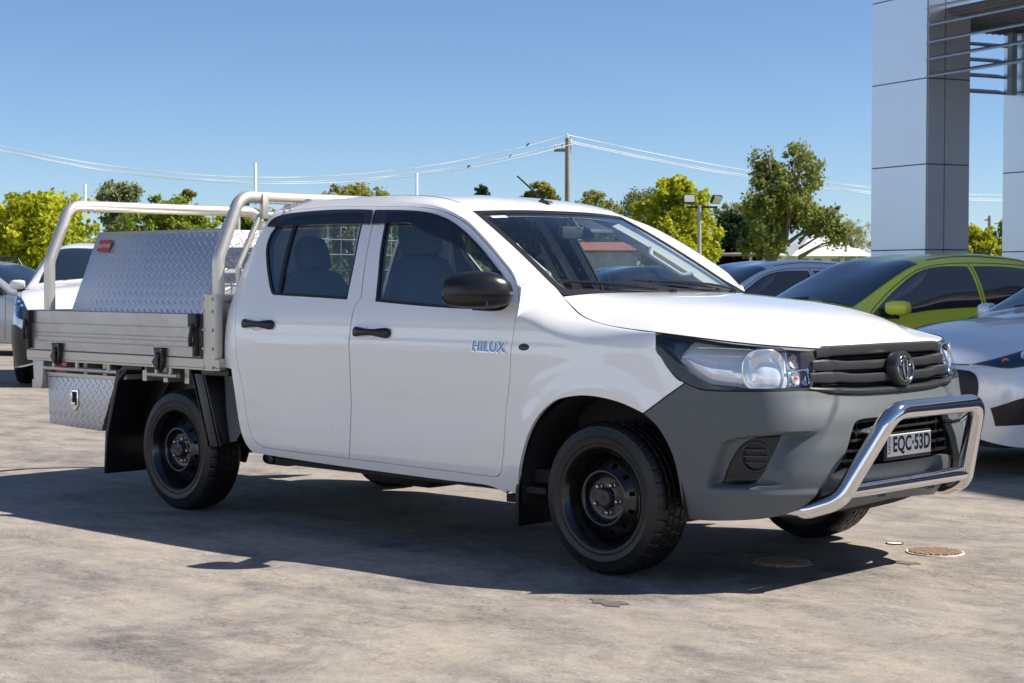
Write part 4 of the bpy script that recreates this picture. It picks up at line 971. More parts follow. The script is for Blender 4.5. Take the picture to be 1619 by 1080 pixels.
# under-tray box
ub = MB(); ub.prism([(-1.285, .688), (-1.262, .405), (-.712, .392), (-.560, .698)], -.868, -.45, lambda q, t: (q[0], t, q[1]))
uvx = lambda co: (co.x*1.0, co.z*1.0)
ubo = ub.build('under_tray_box', CHECK, tray, bevel=.004, uv=uvx)
g = MB(); g.box(-1.287, -.556, -.872, -.45, .692, .716); g.build('box_lid_strip', ALUR, ubo, bevel=.002)
g = MB(); M = frame((-.985, -.8695, .565), (1, 0, 0), (0, -1, 0))
g.prism([(-.042, .055), (.042, .055), (.042, -.035), (.012, -.068), (-.012, -.068), (-.042, -.035)], 0, .006, lambda q, t: M @ Vector((q[0], q[1], t))); lk = g.build('box_latch', POLI, ubo, bevel=.002)
g = MB(); g.box(-.030, .030, -.035, .044, .004, .0075, M); g.build('latch_recess', MATTE, lk)
g = MB(); g.box(-.024, -.008, -.02, .04, .006, .014, M); g.box(-.024, .022, -.035, -.018, .006, .016, M); g.build('latch_handle', POLI, lk, bevel=.002)
g = MB(); g.tube([(-.74, -.80, .385), (-.74, -.66, .385)], .022, 12); g.build('spare_bracket', GUARD, tray)
# ------------------------------------------------------------------ interior
def seat(x, y, wd, front=True):
    g = MB()
    rec = R(14)
    def slab(cx, cz, L_, thick, w_, rot, bev):
        b = MB(); b.box(-thick/2, thick/2, -w_/2, w_/2, 0, L_); return b
    M = Matrix.Translation((x-.16, y, .78)) @ Matrix.Rotation(-rec, 4, 'Y') @ Matrix.Scale(1 if front else .88, 4, (0, 0, 1))
    def loft(prof, M, n=20):
        rows = []
        for z, hw_, th, cx_ in prof:
            rows.append([M @ Vector((cx_+abs(math.cos(t))**.6*math.copysign(1, math.cos(t))*th, abs(math.sin(t))**.5*math.copysign(1, math.sin(t))*hw_, z)) for t in np.linspace(0, 2*math.pi, n+1)])
        g.grid(rows)
    loft([(-.02, wd/2*.9, .05, 0), (.0, wd/2, .065, 0), (.3, wd/2, .065, 0), (.50, wd/2*.92, .055, 0), (.60, wd/2*.72, .045, 0), (.625, wd/2*.5, .02, 0)], M)
    hr = .125 if front else .095
    loft([(.625, hr*.85, .03, .02), (.64, hr, .055, .02), (.74, hr*.98, .06, .02), (.81, hr*.80, .05, .02), (.835, hr*.5, .02, .02)], M)
    g.tube([M @ Vector((0, -.06, .58)), M @ Vector((0.015, -.06, .66))], .007, 8); g.tube([M @ Vector((0, .06, .58)), M @ Vector((.015, .06, .66))], .007, 8)
    g.box(x-.15, x+.33, y-wd/2, y+wd/2, .62, .78)
    return g.build('seat', SEAT, ute, smooth=50)
seat(1.76, -.37, .48); seat(1.76, .37, .48)
for y in (-.38, .38): seat(.90, y, .50, False)

g = MB(); g.box(.50, .72, -.72, .72, .45, 1.12); g.build('rear_bulkhead', DASH, ute, bevel=.03)
g = MB(); pr = [(2.50, .72), (2.42, .95), (2.40, 1.06), (2.46, 1.125), (2.60, 1.148), (2.72, 1.150), (2.72, .6)]
g.prism(pr, -.66, .66, lambda q, t: (q[0], t, q[1])); g.prism([(2.40, 1.08), (2.43, 1.15), (2.50, 1.185), (2.62, 1.18), (2.66, 1.1)], -.55, -.20, lambda q, t: (q[0], t, q[1])); g.build('dashboard', DASH, ute, bevel=.02)
M = Matrix.Translation((2.28, -.37, 1.075)) @ Matrix.Rotation(R(-66), 4, 'Y')
g = MB(); g.tube([M @ Vector((.185*math.cos(a), .185*math.sin(a), 0)) for a in np.linspace(0, 2*math.pi, 41)[:-1]], .014, 10, closed=True)
g.lathe([(0, .02), (.06, .015), (.07, -.01), (.03, -.05), (.03, -.2)], M, 20)
for a in (0, 180, 270): g.box(.05, .18, -.02, .02, -.008, .008, M @ Matrix.Rotation(R(a), 4, 'Z'))
g.build('steering_wheel', DASH, ute)
g = MB(); g.prism(rrect(.24, .062, .02, 4), 0, .03, lambda q, t: (2.20-t, q[0]+.0, 1.50+q[1])); g.tube([(2.20, 0, 1.52), (2.15, 0, 1.575)], .01, 8); im = g.build('interior_mirror', DASH, ute, bevel=.004)
g = MB(); g.prism([(2.08, 1.575), (2.24, 1.52), (2.25, 1.50), (2.10, 1.535)], .04, .22, lambda q, t: (q[0], t, q[1])); g.build('camera_pod', DASH, ute, bevel=.008)
for sd in (-1, 1):
    g = MB(); pa = [WS.P(np.array(t), np.array(.93*sd), -.05) for t in np.linspace(.02, .98, 12)]; g.sweep(pa, [(-.03, -.05), (.02, -.05), (.02, .05), (-.03, .05)], [(0, -.3*sd, 1)]*12); tr_ = g.build('pillar_trim', LINER, ute)
    a, b = [Vector(WS.P(np.array(t), np.array(.80*sd), -.085)) for t in (.36, .62)]
    a0, b0_ = [Vector(WS.P(np.array(t), np.array(.86*sd), -.05)) for t in (.33, .66)]
    g = MB(); g.tube(fillet([a0, a, b, b0_], .03, 5), .0135, 10); g.build('grab_handle', LINER, tr_)
    # B pillar and belt
    g = MB()
    pa = [XS(1.94-.19*t+.0, 1.12+.50*t, sd, -.075) for t in np.linspace(0, 1, 8)]; g.sweep(pa, [(-.02, -.07), (.02, -.07), (.02, .07), (-.02, .07)], [NS(1.94, 1.3, sd)]*8); g.build('pillar_trim', LINER, ute)
    g = MB(); pa = [XS(1.985-.19*t+.0, 1.02+.56*t, sd, -.105) for t in np.linspace(0, 1, 8)]; g.sweep(pa, [(-.001, -.023), (.001, -.023), (.001, .023), (-.001, .023)], [NS(1.94, 1.3, sd)]*8); g.build('seat_belt', SEAT, ute)
# rear wall of the cab with window
rw_o = np.array([(0, 1.145), (0, 1.66), (.02, 1.66), (.02, 1.145)])
back = smooth_outline([(0, .40), (.30, .40), (.62, .40), (.62, 1.60), (0, 1.60)], ang=40)
g = MB()
bwin = smooth_outline([(.0001, 1.20), (.45, 1.20), (.53, 1.25), (.48, 1.54), (.42, 1.57), (.0001, 1.57)], ang=50)
for sd in (-1, 1):
    panel(g, WB, smooth_outline([(0, .40), (.60, .40), (.60, 1.175), (.0, 1.175)], ang=40), (), sd, rim=0)
    panel(g, WB, smooth_outline([(0, 1.565), (.60, 1.565), (.60, 1.60), (0, 1.60)], ang=40), (), sd, rim=0, grid=.05)
    panel(g, WB, smooth_outline([(.60, .40), (.86, .40), (.86, .82), (.66, .75), (.66, 1.60), (.60, 1.60)], ang=30), (), sd, rim=0, grid=.05)
g.build('cab_rear', WHITE, ute)
g = MB()
for sd in (-1, 1): panel(g, WB, smooth_outline([(0, 1.17), (.61, 1.17), (.61, 1.57), (0, 1.57)], ang=40), (), sd, off=-.006, rim=0, grid=.1)
g.build('rear_window', SGLASS, ute)
# roof aerial
g = MB(); bx = Vector((1.985, 0, 1.652)); g.prism([(-.06, 0), (.03, 0), (.02, .012), (-.035, .02)], -.016, .016, lambda q, t: (bx.x+q[0], bx.y+t, bx.z+q[1]))
g.tube([bx+Vector((-.01, 0, .008)), bx+Vector((-.205, 0, .146))], [.006, .0042], 8); g.build('aerial', BLACKP, ute, bevel=0)
# ------------------------------------------------------------------ toolbox on the tray (a thing of its own)
tb = MB(); xl, xr = -1.15, .165
sec = [(-.80, 1.00), (-.80, 1.045), (-.595, 1.543), (-.12, 1.543), (-.12, .848), (-.80, .848)]
tb.prism(sec, xl, xr, lambda q, t: (t+(.08 if False else 0), q[0], q[1]))
def uvt(co): return (co.x*1.05+co.y*.9, co.z*1.05+co.y*.45)
tbo = tb.build('toolbox', CHECK, None, bevel=.003, uv=uvt)
tag(tbo, 'silver checker-plate toolbox with sloping lid and small red sticker, standing on the aluminium tray', 'toolbox')
g = MB(); n_ = Vector((0, -.925, .38)).normalized(); e = Vector((0, .38, .925)).normalized()
M = frame(Vector((-1.02, -.632, 1.470))+n_*.0022, (1, 0, 0), n_)
g.prism(rrect(.135, .075, .004, 2), 0, .0012, lambda q, t: M @ Vector((q[0], q[1], t))); st = g.build('maker_sticker', REDS, tbo, smooth=0)
text_obj('sticker_lettering', 'DAYTONA', .034, M @ Matrix.Translation((0, -.003, .0016)), WHITETXT, st, ext=.0003, sx=.74)
g = MB(); a = Vector((xr+.004, -.795, 1.05)); b = Vector((xr+.004, -.597, 1.545)); g.sweep([a, b], [(-.003, -.012), (.003, -.012), (.003, .012), (-.003, .012)], [(0, -1, .4)]*2)
g.sweep([(xl, -.600, 1.547), (xr, -.600, 1.547)], [(-.006, -.004), (.006, -.004), (.006, .004), (-.006, .004)], [(0, -1, .4)]*2); g.build('lid_edge', ALUR, tbo)
# ================================================================== SURROUNDINGS
FW = Vector((math.cos(YAW), math.sin(YAW), 0)); RT = Vector((math.sin(YAW), -math.cos(YAW), 0)); C0 = Vector((CAMP[0], CAMP[1], 0))
def W_(lat, dep, z=0): return C0+RT*lat+FW*dep+Vector((0, 0, z))          # metres right of / ahead of the photographer
def at(u, y, D): return W_((u-809.5)/2743.2*D, D, 1.2694+(441.9-y)/2743.2*D)
def head(hl, hd): v = RT*hl+FW*hd; return math.atan2(v.y, v.x)
# ---- ground
def ground_mat(name, base, dark, cracks=True):
    m, t, b = nmat(name); L = t.links.new; N_ = t.nodes.new
    tc = N_('ShaderNodeTexCoord')
    def noise(sc, det=6, rough=.6, vec=None, dist=0):
        n = N_('ShaderNodeTexNoise'); n.inputs['Scale'].default_value = sc; n.inputs['Detail'].default_value = det; n.inputs['Roughness'].default_value = rough; n.inputs['Distortion'].default_value = dist
        L(vec if vec is not None else tc.outputs['Object'], n.inputs['Vector']); return n.outputs[0]
    def ramp(src, a, b_, ca, cb):
        r = N_('ShaderNodeValToRGB'); r.color_ramp.elements[0].position = a; r.color_ramp.elements[1].position = b_; r.color_ramp.elements[0].color = (*ca, 1); r.color_ramp.elements[1].color = (*cb, 1); L(src, r.inputs[0]); return r.outputs[0]
    def mixc(f, a, b_, mode='MIX'):
        x = N_('ShaderNodeMix'); x.data_type = 'RGBA'; x.blend_type = mode
        if isinstance(f, float): x.inputs[0].default_value = f
        else: L(f, x.inputs[0])
        for i, v in ((6, a), (7, b_)):
            if isinstance(v, tuple): x.inputs[i].default_value = (*v, 1)
            else: L(v, x.inputs[i])
        return x.outputs[2]
    mp = N_('ShaderNodeMapping'); mp.inputs['Scale'].default_value = (1, 2.2, 1); mp.inputs['Rotation'].default_value = (0, 0, R(43)); L(tc.outputs['Object'], mp.inputs[0])
    big = ramp(noise(.9, 12, .78, mp.outputs[0]), .36, .58, dark, base)
    warm = ramp(noise(1.7, 8, .75, mp.outputs[0]), .40, .62, (1.0, 1.0, 1.0), (1.06, 1.02, .96))
    c = mixc(1., big, warm, 'MULTIPLY')
    mid = ramp(noise(9, 10, .82), .36, .58, (.78, .79, .82), (1.06, 1.05, 1.04)); c = mixc(.9, c, mid, 'MULTIPLY')
    blot = ramp(noise(.85, 12, .82, None, .5), .50, .60, (1, 1, 1), (.60, .605, .65)); c = mixc(.9, c, blot, 'MULTIPLY')
    blot2 = ramp(noise(3.1, 10, .84), .57, .66, (1, 1, 1), (.66, .67, .70)); c = mixc(.85, c, blot2, 'MULTIPLY')
    fine = ramp(noise(75, 6, .8), .36, .64, (.74, .74, .75), (1.20, 1.19, 1.18)); c = mixc(.9, c, fine, 'MULTIPLY')
    pale = ramp(noise(31, 8, .8), .58, .70, (1, 1, 1), (1.26, 1.24, 1.20)); c = mixc(.7, c, pale, 'MULTIPLY')
    drip = ramp(noise(5.5, 10, .85), .66, .72, (1, 1, 1), (.50, .50, .53)); c = mixc(.8, c, drip, 'MULTIPLY'); pale = ramp(noise(2.3, 10, .8), .60, .72, (1, 1, 1), (1.12, 1.10, 1.06)); c = mixc(.8, c, pale, 'MULTIPLY')
    gate2 = ramp(noise(1.25, 8, .8, mp.outputs[0]), .50, .58, (0, 0, 0), (1, 1, 1)); sp_ = ramp(noise(52, 8, .85), .44, .54, (.52, .51, .55), (1.0, 1.0, 1.0)); c = mixc(gate2, c, mixc(1., c, sp_, 'MULTIPLY'))
    if cracks:
        v = N_('ShaderNodeTexVoronoi'); v.feature = 'DISTANCE_TO_EDGE'; v.inputs['Scale'].default_value = .42
        nd = N_('ShaderNodeTexNoise'); nd.inputs['Scale'].default_value = 2.2; nd.inputs['Detail'].default_value = 8; L(tc.outputs['Object'], nd.inputs['Vector'])
        ad = N_('ShaderNodeVectorMath'); ad.operation = 'MULTIPLY_ADD'; ad.inputs[1].default_value = (.9, .9, 0); L(nd.outputs['Color'], ad.inputs[0]); L(tc.outputs['Object'], ad.inputs[2]); L(ad.outputs[0], v.inputs['Vector'])
        cr = ramp(v.outputs['Distance'], 0.0, .0035, (.70, .69, .68), (1, 1, 1)); gate = ramp(noise(.8, 3), .48, .56, (0, 0, 0), (1, 1, 1)); c = mixc(gate, c, mixc(1., c, cr, 'MULTIPLY'))
    L(c, b.inputs['Base Color']); b.inputs['Roughness'].default_value = .78; b.inputs['Specular IOR Level'].default_value = .35
    bp = N_('ShaderNodeBump'); bp.inputs['Strength'].default_value = .35; bp.inputs['Distance'].default_value = .004; L(noise(60, 6, .7), bp.inputs['Height']); L(bp.outputs[0], b.inputs['Normal'])
    return m
CONC = ground_mat('concrete', (.338, .306, .270), (.222, .208, .195))
g = MB(); g.box(-1500, 1500, -1500, 1500, -.2, 0); tag(g.build('ground', CONC, smooth=0), kind='structure')
GRASS = pbr('dry_grass', (.20, .21, .05), .9, var=.4, vscale=.4, bump=.5, bscale=6, bdist=.05)
g = MB(); V = [W_(-60, 52, .006), W_(60, 52, .006), W_(700, 1200, .006), W_(-700, 1200, .006)]; g.add(V, [(0, 1, 2, 3)]); tag(g.build('grass_verge', GRASS, smooth=0), kind='structure')
# covers in the paving
def cover(name, label, x, y, r, m, ring, grid_=False, cat='drain cover'):
    g = MB(); g.lathe([(0, .004), (r*.90, .004), (r*.90, -.002)], Matrix.Translation((x, y, 0)), 40); o = g.build(name, m); tag(o, label, cat)
    g = MB(); g.lathe([(r*.905, .002), (r*.92, .006), (r*.98, .006), (r, .001)], Matrix.Translation((x, y, 0)), 40); g.build('cover_rim', ring, o)
    if grid_:
        g = MB()
        for k in np.arange(-r*.85, r*.86, r*.20):
            h = math.sqrt(max((r*.88)**2-k*k, 0)); g.box(x+k-.005, x+k+.005, y-h, y+h, .0035, .011); g.box(x-h, x+h, y+k-.005, y+k+.005, .0035, .0112)
        g.build('cover_tread', m, o)
    return o
RUST = pbr('rusty_iron', (.30, .20, .15), .8, var=.35, vscale=40)
cover('manhole_cover', 'round rusty brown iron cover with pale concrete rim in the sunlit paving', 3.80, .69, .135, RUST, pbr('pale_concrete', (.55, .50, .44), .9), True)
cover('manhole_cover', 'dark round iron cover lying in the shadow under the nudge bar', 3.45, -.035, .135, RUST, CONC, True)
cover('service_cap', 'small round white cap set in the paving beside the rusty iron cover', 3.52, .80, .042, WHITETXT, MATTE, cat='service cap')
cover('service_cap', 'small round grey cap in the shadow of the pickup front', 3.18, .12, .034, pbr('grey_cap', (.30, .30, .30), .6), MATTE, cat='service cap')
g = MB(); d_ = Vector((.42, .57, 0)).normalized(); n_ = Vector((-d_.y, d_.x, 0))*.004; a_ = Vector((-2.62, -.42, .003))-d_*2.5; b_ = a_+d_*3.3; g.add([a_-n_, b_-n_, b_+n_, a_+n_], [(0, 1, 2, 3)]); tag(g.build('slab_joint', MATTE, smooth=0), kind='structure')
def stain(cx, cy, pts, col):
    o2 = smooth_outline([(cx+a, cy+b) for a, b in pts], ang=70); g = MB(); n_ = len(o2); g.add([(p[0], p[1], .003) for p in o2]+[(cx, cy, .003)], [(i, (i+1) % n_, n_) for i in range(n_)])
    tag(g.build('oil_stain', pbr('oil_stain_mat', col, .7, var=.5, vscale=30), smooth=0), kind='structure')
stain(3.50, -1.32, [(-.10, .02), (-.05, .045), (-.01, .03), (.05, .06), (.10, .04), (.085, .0), (.11, -.03), (.05, -.05), (.01, -.03), (-.03, -.04), (-.05, -.005)], (.12, .11, .10))
stain(3.84, .33, [(-.07, .02), (-.02, .04), (.03, .03), (.05, .05), (.09, .02), (.06, -.01), (.07, -.04), (.0, -.03), (-.03, -.05), (-.05, -.01)], (.15, .13, .115))
# ------------------------------------------------------------------ parked cars
class Loft2(Loft):
    def __init__(w, curves, avals):
        w.a = np.array(avals, float); w.c = np.array([catmull(np.array(c), 12) for c in curves]); w.n = w.c.shape[1]; w.ns = len(curves[0])-1; w.up = None
        c = w.c; w.c = c; a = w.a; h = np.diff(a); m = len(a); A = np.zeros((m, m)); A[0, 0] = A[-1, -1] = 1; B = np.zeros((m, m))
        for i in range(1, m-1):
            A[i, i-1] = h[i-1]; A[i, i] = 2*(h[i-1]+h[i]); A[i, i+1] = h[i]; B[i, i-1] = 6/h[i-1]; B[i, i] = -6/h[i-1]-6/h[i]; B[i, i+1] = 6/h[i]
        w.K = np.linalg.solve(A, B)
    def raw(w, u, v): return Loft.raw(w, np.asarray(u, float)/w.ns, v)
    def N(w, u, v, e=.04):
        u = np.asarray(u, float); v = np.asarray(v, float)+0*u
        a = w.raw(np.minimum(u+e, w.ns), v)-w.raw(np.maximum(u-e, 0), v); b = w.raw(u, np.minimum(v+e, w.a[-1]))-w.raw(u, np.maximum(v-e, w.a[0]))
        n = np.cross(a, b); n /= np.maximum(np.linalg.norm(n, axis=-1), 1e-12)[..., None]; p = w.raw(u, v); o = p-np.stack([np.clip(p[..., 0], -2.4, .2), 0*p[..., 1], 0*p[..., 2]+.6], -1)
        s_ = np.sign((n*o).sum(-1)); return n*np.where(s_ == 0, 1, s_)[..., None]
HATCH = [  # x, (half width, height) of sill, flank, belt, rail, then crown height
 (.84, .20,.36, .24,.48, .22,.60, .16,.66, .68), (.80, .48,.26, .53,.46, .50,.63, .36,.70, .72), (.68, .68,.21, .73,.48, .69,.69, .50,.77, .79), (.45, .78,.20, .82,.50, .78,.76, .60,.86, .89), (.05, .82,.20, .855,.55, .83,.85, .70,.95, .99),
 (-.38, .82,.20, .86,.56, .825,.91, .690,1.00, 1.07), (-.60, .82,.20, .86,.56, .83,.93, .675,1.10, 1.17), (-.88, .82,.20, .86,.56, .838,.945, .645,1.245, 1.30), (-1.18, .82,.20, .86,.56, .845,.96, .615,1.375, 1.415), (-1.60, .82,.20, .86,.56, .845,.975, .585,1.44, 1.485),
 (-2.10, .82,.20, .86,.56, .845,.99, .575,1.44, 1.49), (-2.60, .81,.20, .855,.56, .835,1.01, .565,1.385, 1.45), (-2.95, .77,.24, .82,.56, .78,1.0, .54,1.24, 1.33), (-3.13, .68,.30, .73,.56, .68,.93, .49,1.02, 1.08), (-3.18, .5,.40, .55,.56, .50,.80, .4,.86, .88)]
def scale_spec(sp, kz=1, kw=1, hood=0, zshift=0, kx=1):
    return [tuple([s_[0]*kx+(hood if s_[0] > -.3 else 0)]+[v*kw if i % 2 == 0 else v*kz+zshift*(v > .4) for i, v in enumerate(s_[1:9])]+[s_[9]*kz+zshift]) for s_ in sp]
def arc(u0, u1, a0, a1, n=8): return [(u0+(u1-u0)*t, a0+(a1-a0)*t) for t in np.linspace(0, 1, n)[:-1]]
def car(label, lat, dep, hl, hd, mat, spec=HATCH, wr=.315, group=None, cat='car', detail=True, rims=SILVER, rack=False, name='parked_car', lamp=None, sidewin=None, black_low=False):
    o = empty(name, W_(lat, dep), head(hl, hd), label=label, cat=cat, group=group)
    cur = []
    for i in range(4): cur.append([(s_[0], s_[1+2*i], s_[2+2*i]) for s_ in spec])
    ctr = [(s_[0]+(.03 if k < 3 else 0), 0, s_[9]) for k, s_ in enumerate(spec)]
    sf = Loft2(cur+[ctr]+mir(cur), [-4, -3, -2, -1, 0, 1, 2, 3, 4])
    xa = [0, -2.50*(abs(spec[-1][0])/3.18)]
    U, Vv = np.meshgrid(np.linspace(0, sf.ns, 150 if detail else 60), np.linspace(-4, 4, 100 if detail else 44), indexing='ij'); G = sf.P(U, Vv); NN = sf.N(U, Vv)
    cen = (G[:-1, :-1]+G[1:, 1:])/2; keep = np.ones(cen.shape[:2], bool)
    for x in xa: keep &= ~((np.hypot(cen[..., 0]-x, cen[..., 2]-wr) < wr+.055) & (np.abs(cen[..., 1]) > .55))
    nu, nv = G.shape[:2]; g = MB(); g.add(G.reshape(-1, 3), [(i*nv+j, i*nv+j+1, (i+1)*nv+j+1, (i+1)*nv+j) for i in range(nu-1) for j in range(nv-1) if keep[i, j]], NN.reshape(-1, 3)); g.build('car_body', mat, o)
    g = MB(); g.box(spec[-2][0], spec[2][0], -.60, .60, .19, .55); g.build('underbody', MATTE, o)
    for x in xa:
        for sd in (-1, 1):
            hw = float(np.interp(.5, [0, 1], [spec[5][3], spec[5][3]]))
            ring = []
            for a in np.linspace(R(-22), R(202), 40):
                px, pz = x+(wr+.058)*math.cos(a), wr+(wr+.058)*math.sin(a)
                # y on the flank at that point
                ui = float(np.interp(-px, [-s_[0] for s_ in spec], range(len(spec)))); s0_ = sf.raw(np.full(20, ui), np.linspace(-4, -2, 20)); ring.append((px, sd*float(np.interp(pz, s0_[:, 2], s0_[:, 1])), pz))
            g = MB(); g.tube(ring, .014, 8); g.build('arch_lip', mat, o, smooth=60)
            g = MB(); rows = [[(x+(wr+.055)*math.cos(a), y*sd, wr+(wr+.055)*math.sin(a)) for a in np.linspace(R(-22), R(202), 24)] for y in (.50, .70, spec[5][3]-.03)]; g.grid(rows); g.box(x-.36, x+.36, *sorted((.49*sd, .5*sd)), .2, .7); g.build('arch_liner', MATTE, o)
            make_wheel('wheel', o, (x, (spec[5][3]-.015)*sd, wr), sd, rad=wr, width=.19, rim_r=wr*.66, steel=False, fine=False)
    def glass(nm, poly, off=.004, m=BGGLASS, ang=40, mirrored=True, grid=.15):
        q = smooth_outline(poly, step=.08, ang=ang)
        for sd in ((-1, 1) if mirrored else (1,)):
            g = MB(); q2 = q*np.array([1, sd]); panel(g, sf, q2, (), 1, off=off, rim=.0, grid=grid); yield_ = g.build(nm, m, o)
        return yield_
    glass('windscreen', arc(5.35, 8.1, -.96, -.94)+[(8.1, -.94), (8.12, 0), (8.1, .94)]+arc(8.1, 5.35, .94, .96)+[(5.35, .96), (5.3, .5), (5.25, 0), (5.3, -.5)], ang=50, mirrored=False)
    for wn in (sidewin or [[(5.7, -1.86), (6.3, -1.45), (6.9, -1.27), (7.6, -1.16), (8.3, -1.13), (9.2, -1.20), (9.25, -1.90), (8, -1.90), (7, -1.92), (6.0, -1.93)], [(9.33, -1.20), (10.3, -1.20), (11.1, -1.27), (11.5, -1.55), (11.1, -1.86), (10.3, -1.90), (9.36, -1.90)]]): glass('side_window', wn, ang=50)
    glass('rear_window', [(12.0, -.8), (12.0, .8), (12.75, .78), (12.75, -.78)], mirrored=False)
    lp = lamp or [(1.30, 1.02), (1.9, 1.16), (2.7, 1.28), (3.6, 1.42), (3.95, 1.62), (3.4, 1.92), (2.5, 2.0), (1.8, 1.78)]
    q = smooth_outline(lp, step=.07, ang=50)
    for sd in (-1, 1):
        q2 = q*np.array([1, sd]); g = MB(); panel(g, sf, q2, (), 1, off=.012, rim=.012, grid=.12); hl_ = g.build('headlight', LENS, o)
        g = MB(); panel(g, sf, q2*.995+.005*q2.mean(0), (), 1, off=.004, rim=0, grid=.12); g.build('lamp_backing', HOUS, hl_)
        for k, (du, da, r_) in enumerate(((2.55, 1.62, .048), (3.1, 1.62, .040), (2.0, 1.50, .022))):
            p = sf.P(np.array(du*1.0), np.array(da*sd), .008); n_ = sf.N(np.array(du*1.0), np.array(da*sd)); g = MB(); g.lathe([(r_*q_, .006-.02*(1-q_*q_)) for q_ in (0.05, .3, .6, .85, 1)], frame(p, (0, 1, 0), n_), 20); g.build('lamp_reflector', REFL if k < 2 else AMBER, hl_)
    # grille, lower intake, fog pockets
    g = MB(); cp = [tuple(q) for q in sf.P(np.zeros(41), np.linspace(-4, 4, 41), .003)]; g.add([(cp[20][0]+.01, 0, .52)]+cp, [(0, k+1, k+2) for k in range(40)]); gr_ = g.build('grille', BLACKP, o, smooth=0)
    glass('grille_surround', [(.02, -3.3), (.85, -3.1), (1.02, -2.2), (1.0, -1.5), (.72, -.9), (.6, 0), (.72, .9), (1.0, 1.5), (1.02, 2.2), (.85, 3.1), (.02, 3.3), (.02, 0)], off=.004, m=BLACKP, mirrored=False, ang=60)
    for z in (.40, .45, .50, .55, .60): g = MB(); g.tube([(sf.raw(np.array(.3), np.array(0.))[0]+.012-.10*(y*2)**2, y, z) for y in np.linspace(-.36, .36, 15)], .006, 6); g.build('grille_slat', DGREY, gr_)
    glass('fog_pocket', [(1.3, 3.05), (2.3, 2.85), (2.9, 3.0), (2.6, 3.45), (1.5, 3.55)], off=.004, m=BLACKP)
    # shut lines and sill
    def line(pts, m=MATTE, r_=.0035):
        q = catmull(np.array(pts, float), 8)
        for sd in (-1, 1): g = MB(); g.tube(sf.P(q[:, 0], q[:, 1]*sd, .0005), r_, 5); g.build('shut_line', m, o)
    if detail:
        line([(1.30, 1.0), (1.12, .6), (1.08, 0)]); line([(3.2, 1.32), (4.2, 1.25), (5.2, 1.35)]); line([(5.9, 3.85), (5.75, 3), (5.8, 2.1), (5.75, 1.70), (6.3, 1.33), (6.9, 1.18), (7.6, 1.10), (8.3, 1.08), (9.5, 1.12), (10.6, 1.12), (11.3, 1.2)]); line([(9.27, 1.12), (9.3, 2), (9.2, 3), (9.2, 3.85)])
        line([(8.25, -.88), (8.3, 0), (8.25, .88)][:2] and [(8.4, .88), (9.5, .90), (11, .90)], r_=.004)
    for sd in (-1, 1):
        g = MB(); bx_ = spec[6][0]-.08; yb = spec[6][5]-.02; zb = spec[6][6]
        rows = []
        for yy, rx, rz in ((0, .01, .01), (.005, .05, .05), (.05, .062, .062), (.13, .060, .062), (.18, .045, .05), (.195, .02, .02), (.197, .002, .002)):
            rows.append([(bx_-.02+abs(math.cos(t))**.7*math.copysign(1, math.cos(t))*rx-yy*.25, sd*(yb+.05+yy), zb+.10+abs(math.sin(t))**.7*math.copysign(1, math.sin(t))*rz) for t in np.linspace(0, 2*math.pi, 25)])
        g.grid(rows); mo = g.build('door_mirror', mat, o, smooth=60); g = MB(); g.box(bx_-.05, bx_+.0, *sorted((sd*(yb-.02), sd*(yb+.15))), zb+.01, zb+.05); g.build('mirror_arm', BLACKP, mo, bevel=.005)
    for y0 in (.35, -.25):
        q = [sf.P(np.array(5.22+.12*t), np.array(y0/.72-.55*t), .012) for t in np.linspace(0, 1, 8)]; g = MB(); g.tube(q, .007, 6); g.build('wiper', BLACKP, o)
    if rack:
        for sd in (-1, 1):
            g = MB(); q = [(x, .56*sd, z) for x, z in ((spec[8][0]-.1, spec[8][9]+.0), (spec[8][0]-.2, spec[9][9]+.07), (spec[11][0]+.1, spec[10][9]+.07), (spec[11][0], spec[10][9]))]; g.tube(fillet(q, .05, 5), .014, 8); g.build('roof_rail', BLACKP, o)
        for x in np.linspace(spec[9][0], spec[11][0]+.2, 4): g = MB(); g.box(x-.03, x+.03, -.62, .62, spec[10][9]+.075, spec[10][9]+.10); g.build('cross_bar', BLACKP, o, bevel=.004)
    return o, sf
SEDANZ = scale_spec(HATCH, .985, 1.03)
lime, lsf = car('bright lime green hatchback with dark windows parked beyond the pickup bonnet', 2.16, 15.03, -.9, -.44, LIME, name='hatchback', cat='hatchback car')
g = MB(); p = lsf.P(np.array(10.9), np.array(0.1), 0); g.tube([Vector(p), Vector(p)+Vector((-.09, 0, .16))], .006, 8); g.build('aerial', BLACKP, lime)
SKYWHITE = pbr('white_paint_sky_tint', (.88, .91, .95), .28, coat=1, metal=.2)  # white paint with the reflected blue sky mixed into its colour
wh, wsf = car('white hatchback at the right edge, its slim headlight just behind the nudge bar', 3.42, 11.90, -.87, -.49, SKYWHITE, name='hatchback', cat='hatchback car')
car('pale blue-white sedan seen only by its roof and front glass, behind the lime hatchback', 1.35, 18.5, -.9, -.44, PALEB, spec=SEDANZ)
car('dark grey car in the row furthest behind, its low roof seen through the pickup windscreen', .35, 26.5, -.9, -.44, pbr('dark_paint', (.03, .035, .05), .3, coat=1), spec=SEDANZ, detail=False)
UTE2 = scale_spec(HATCH, 1.13, 1.06, hood=.12, zshift=.05)
uo, usf = car('white high-riding wagon facing the camera, half hidden behind the aluminium tray', -5.15, 21.3, .12, -.99, WHITE, spec=UTE2, wr=.37, cat='wagon', name='wagon', lamp=[(1.2, 1.5), (2.2, 1.35), (3.3, 1.3), (3.9, 1.5), (3.4, 1.95), (2.4, 2.15), (1.4, 2.1)])
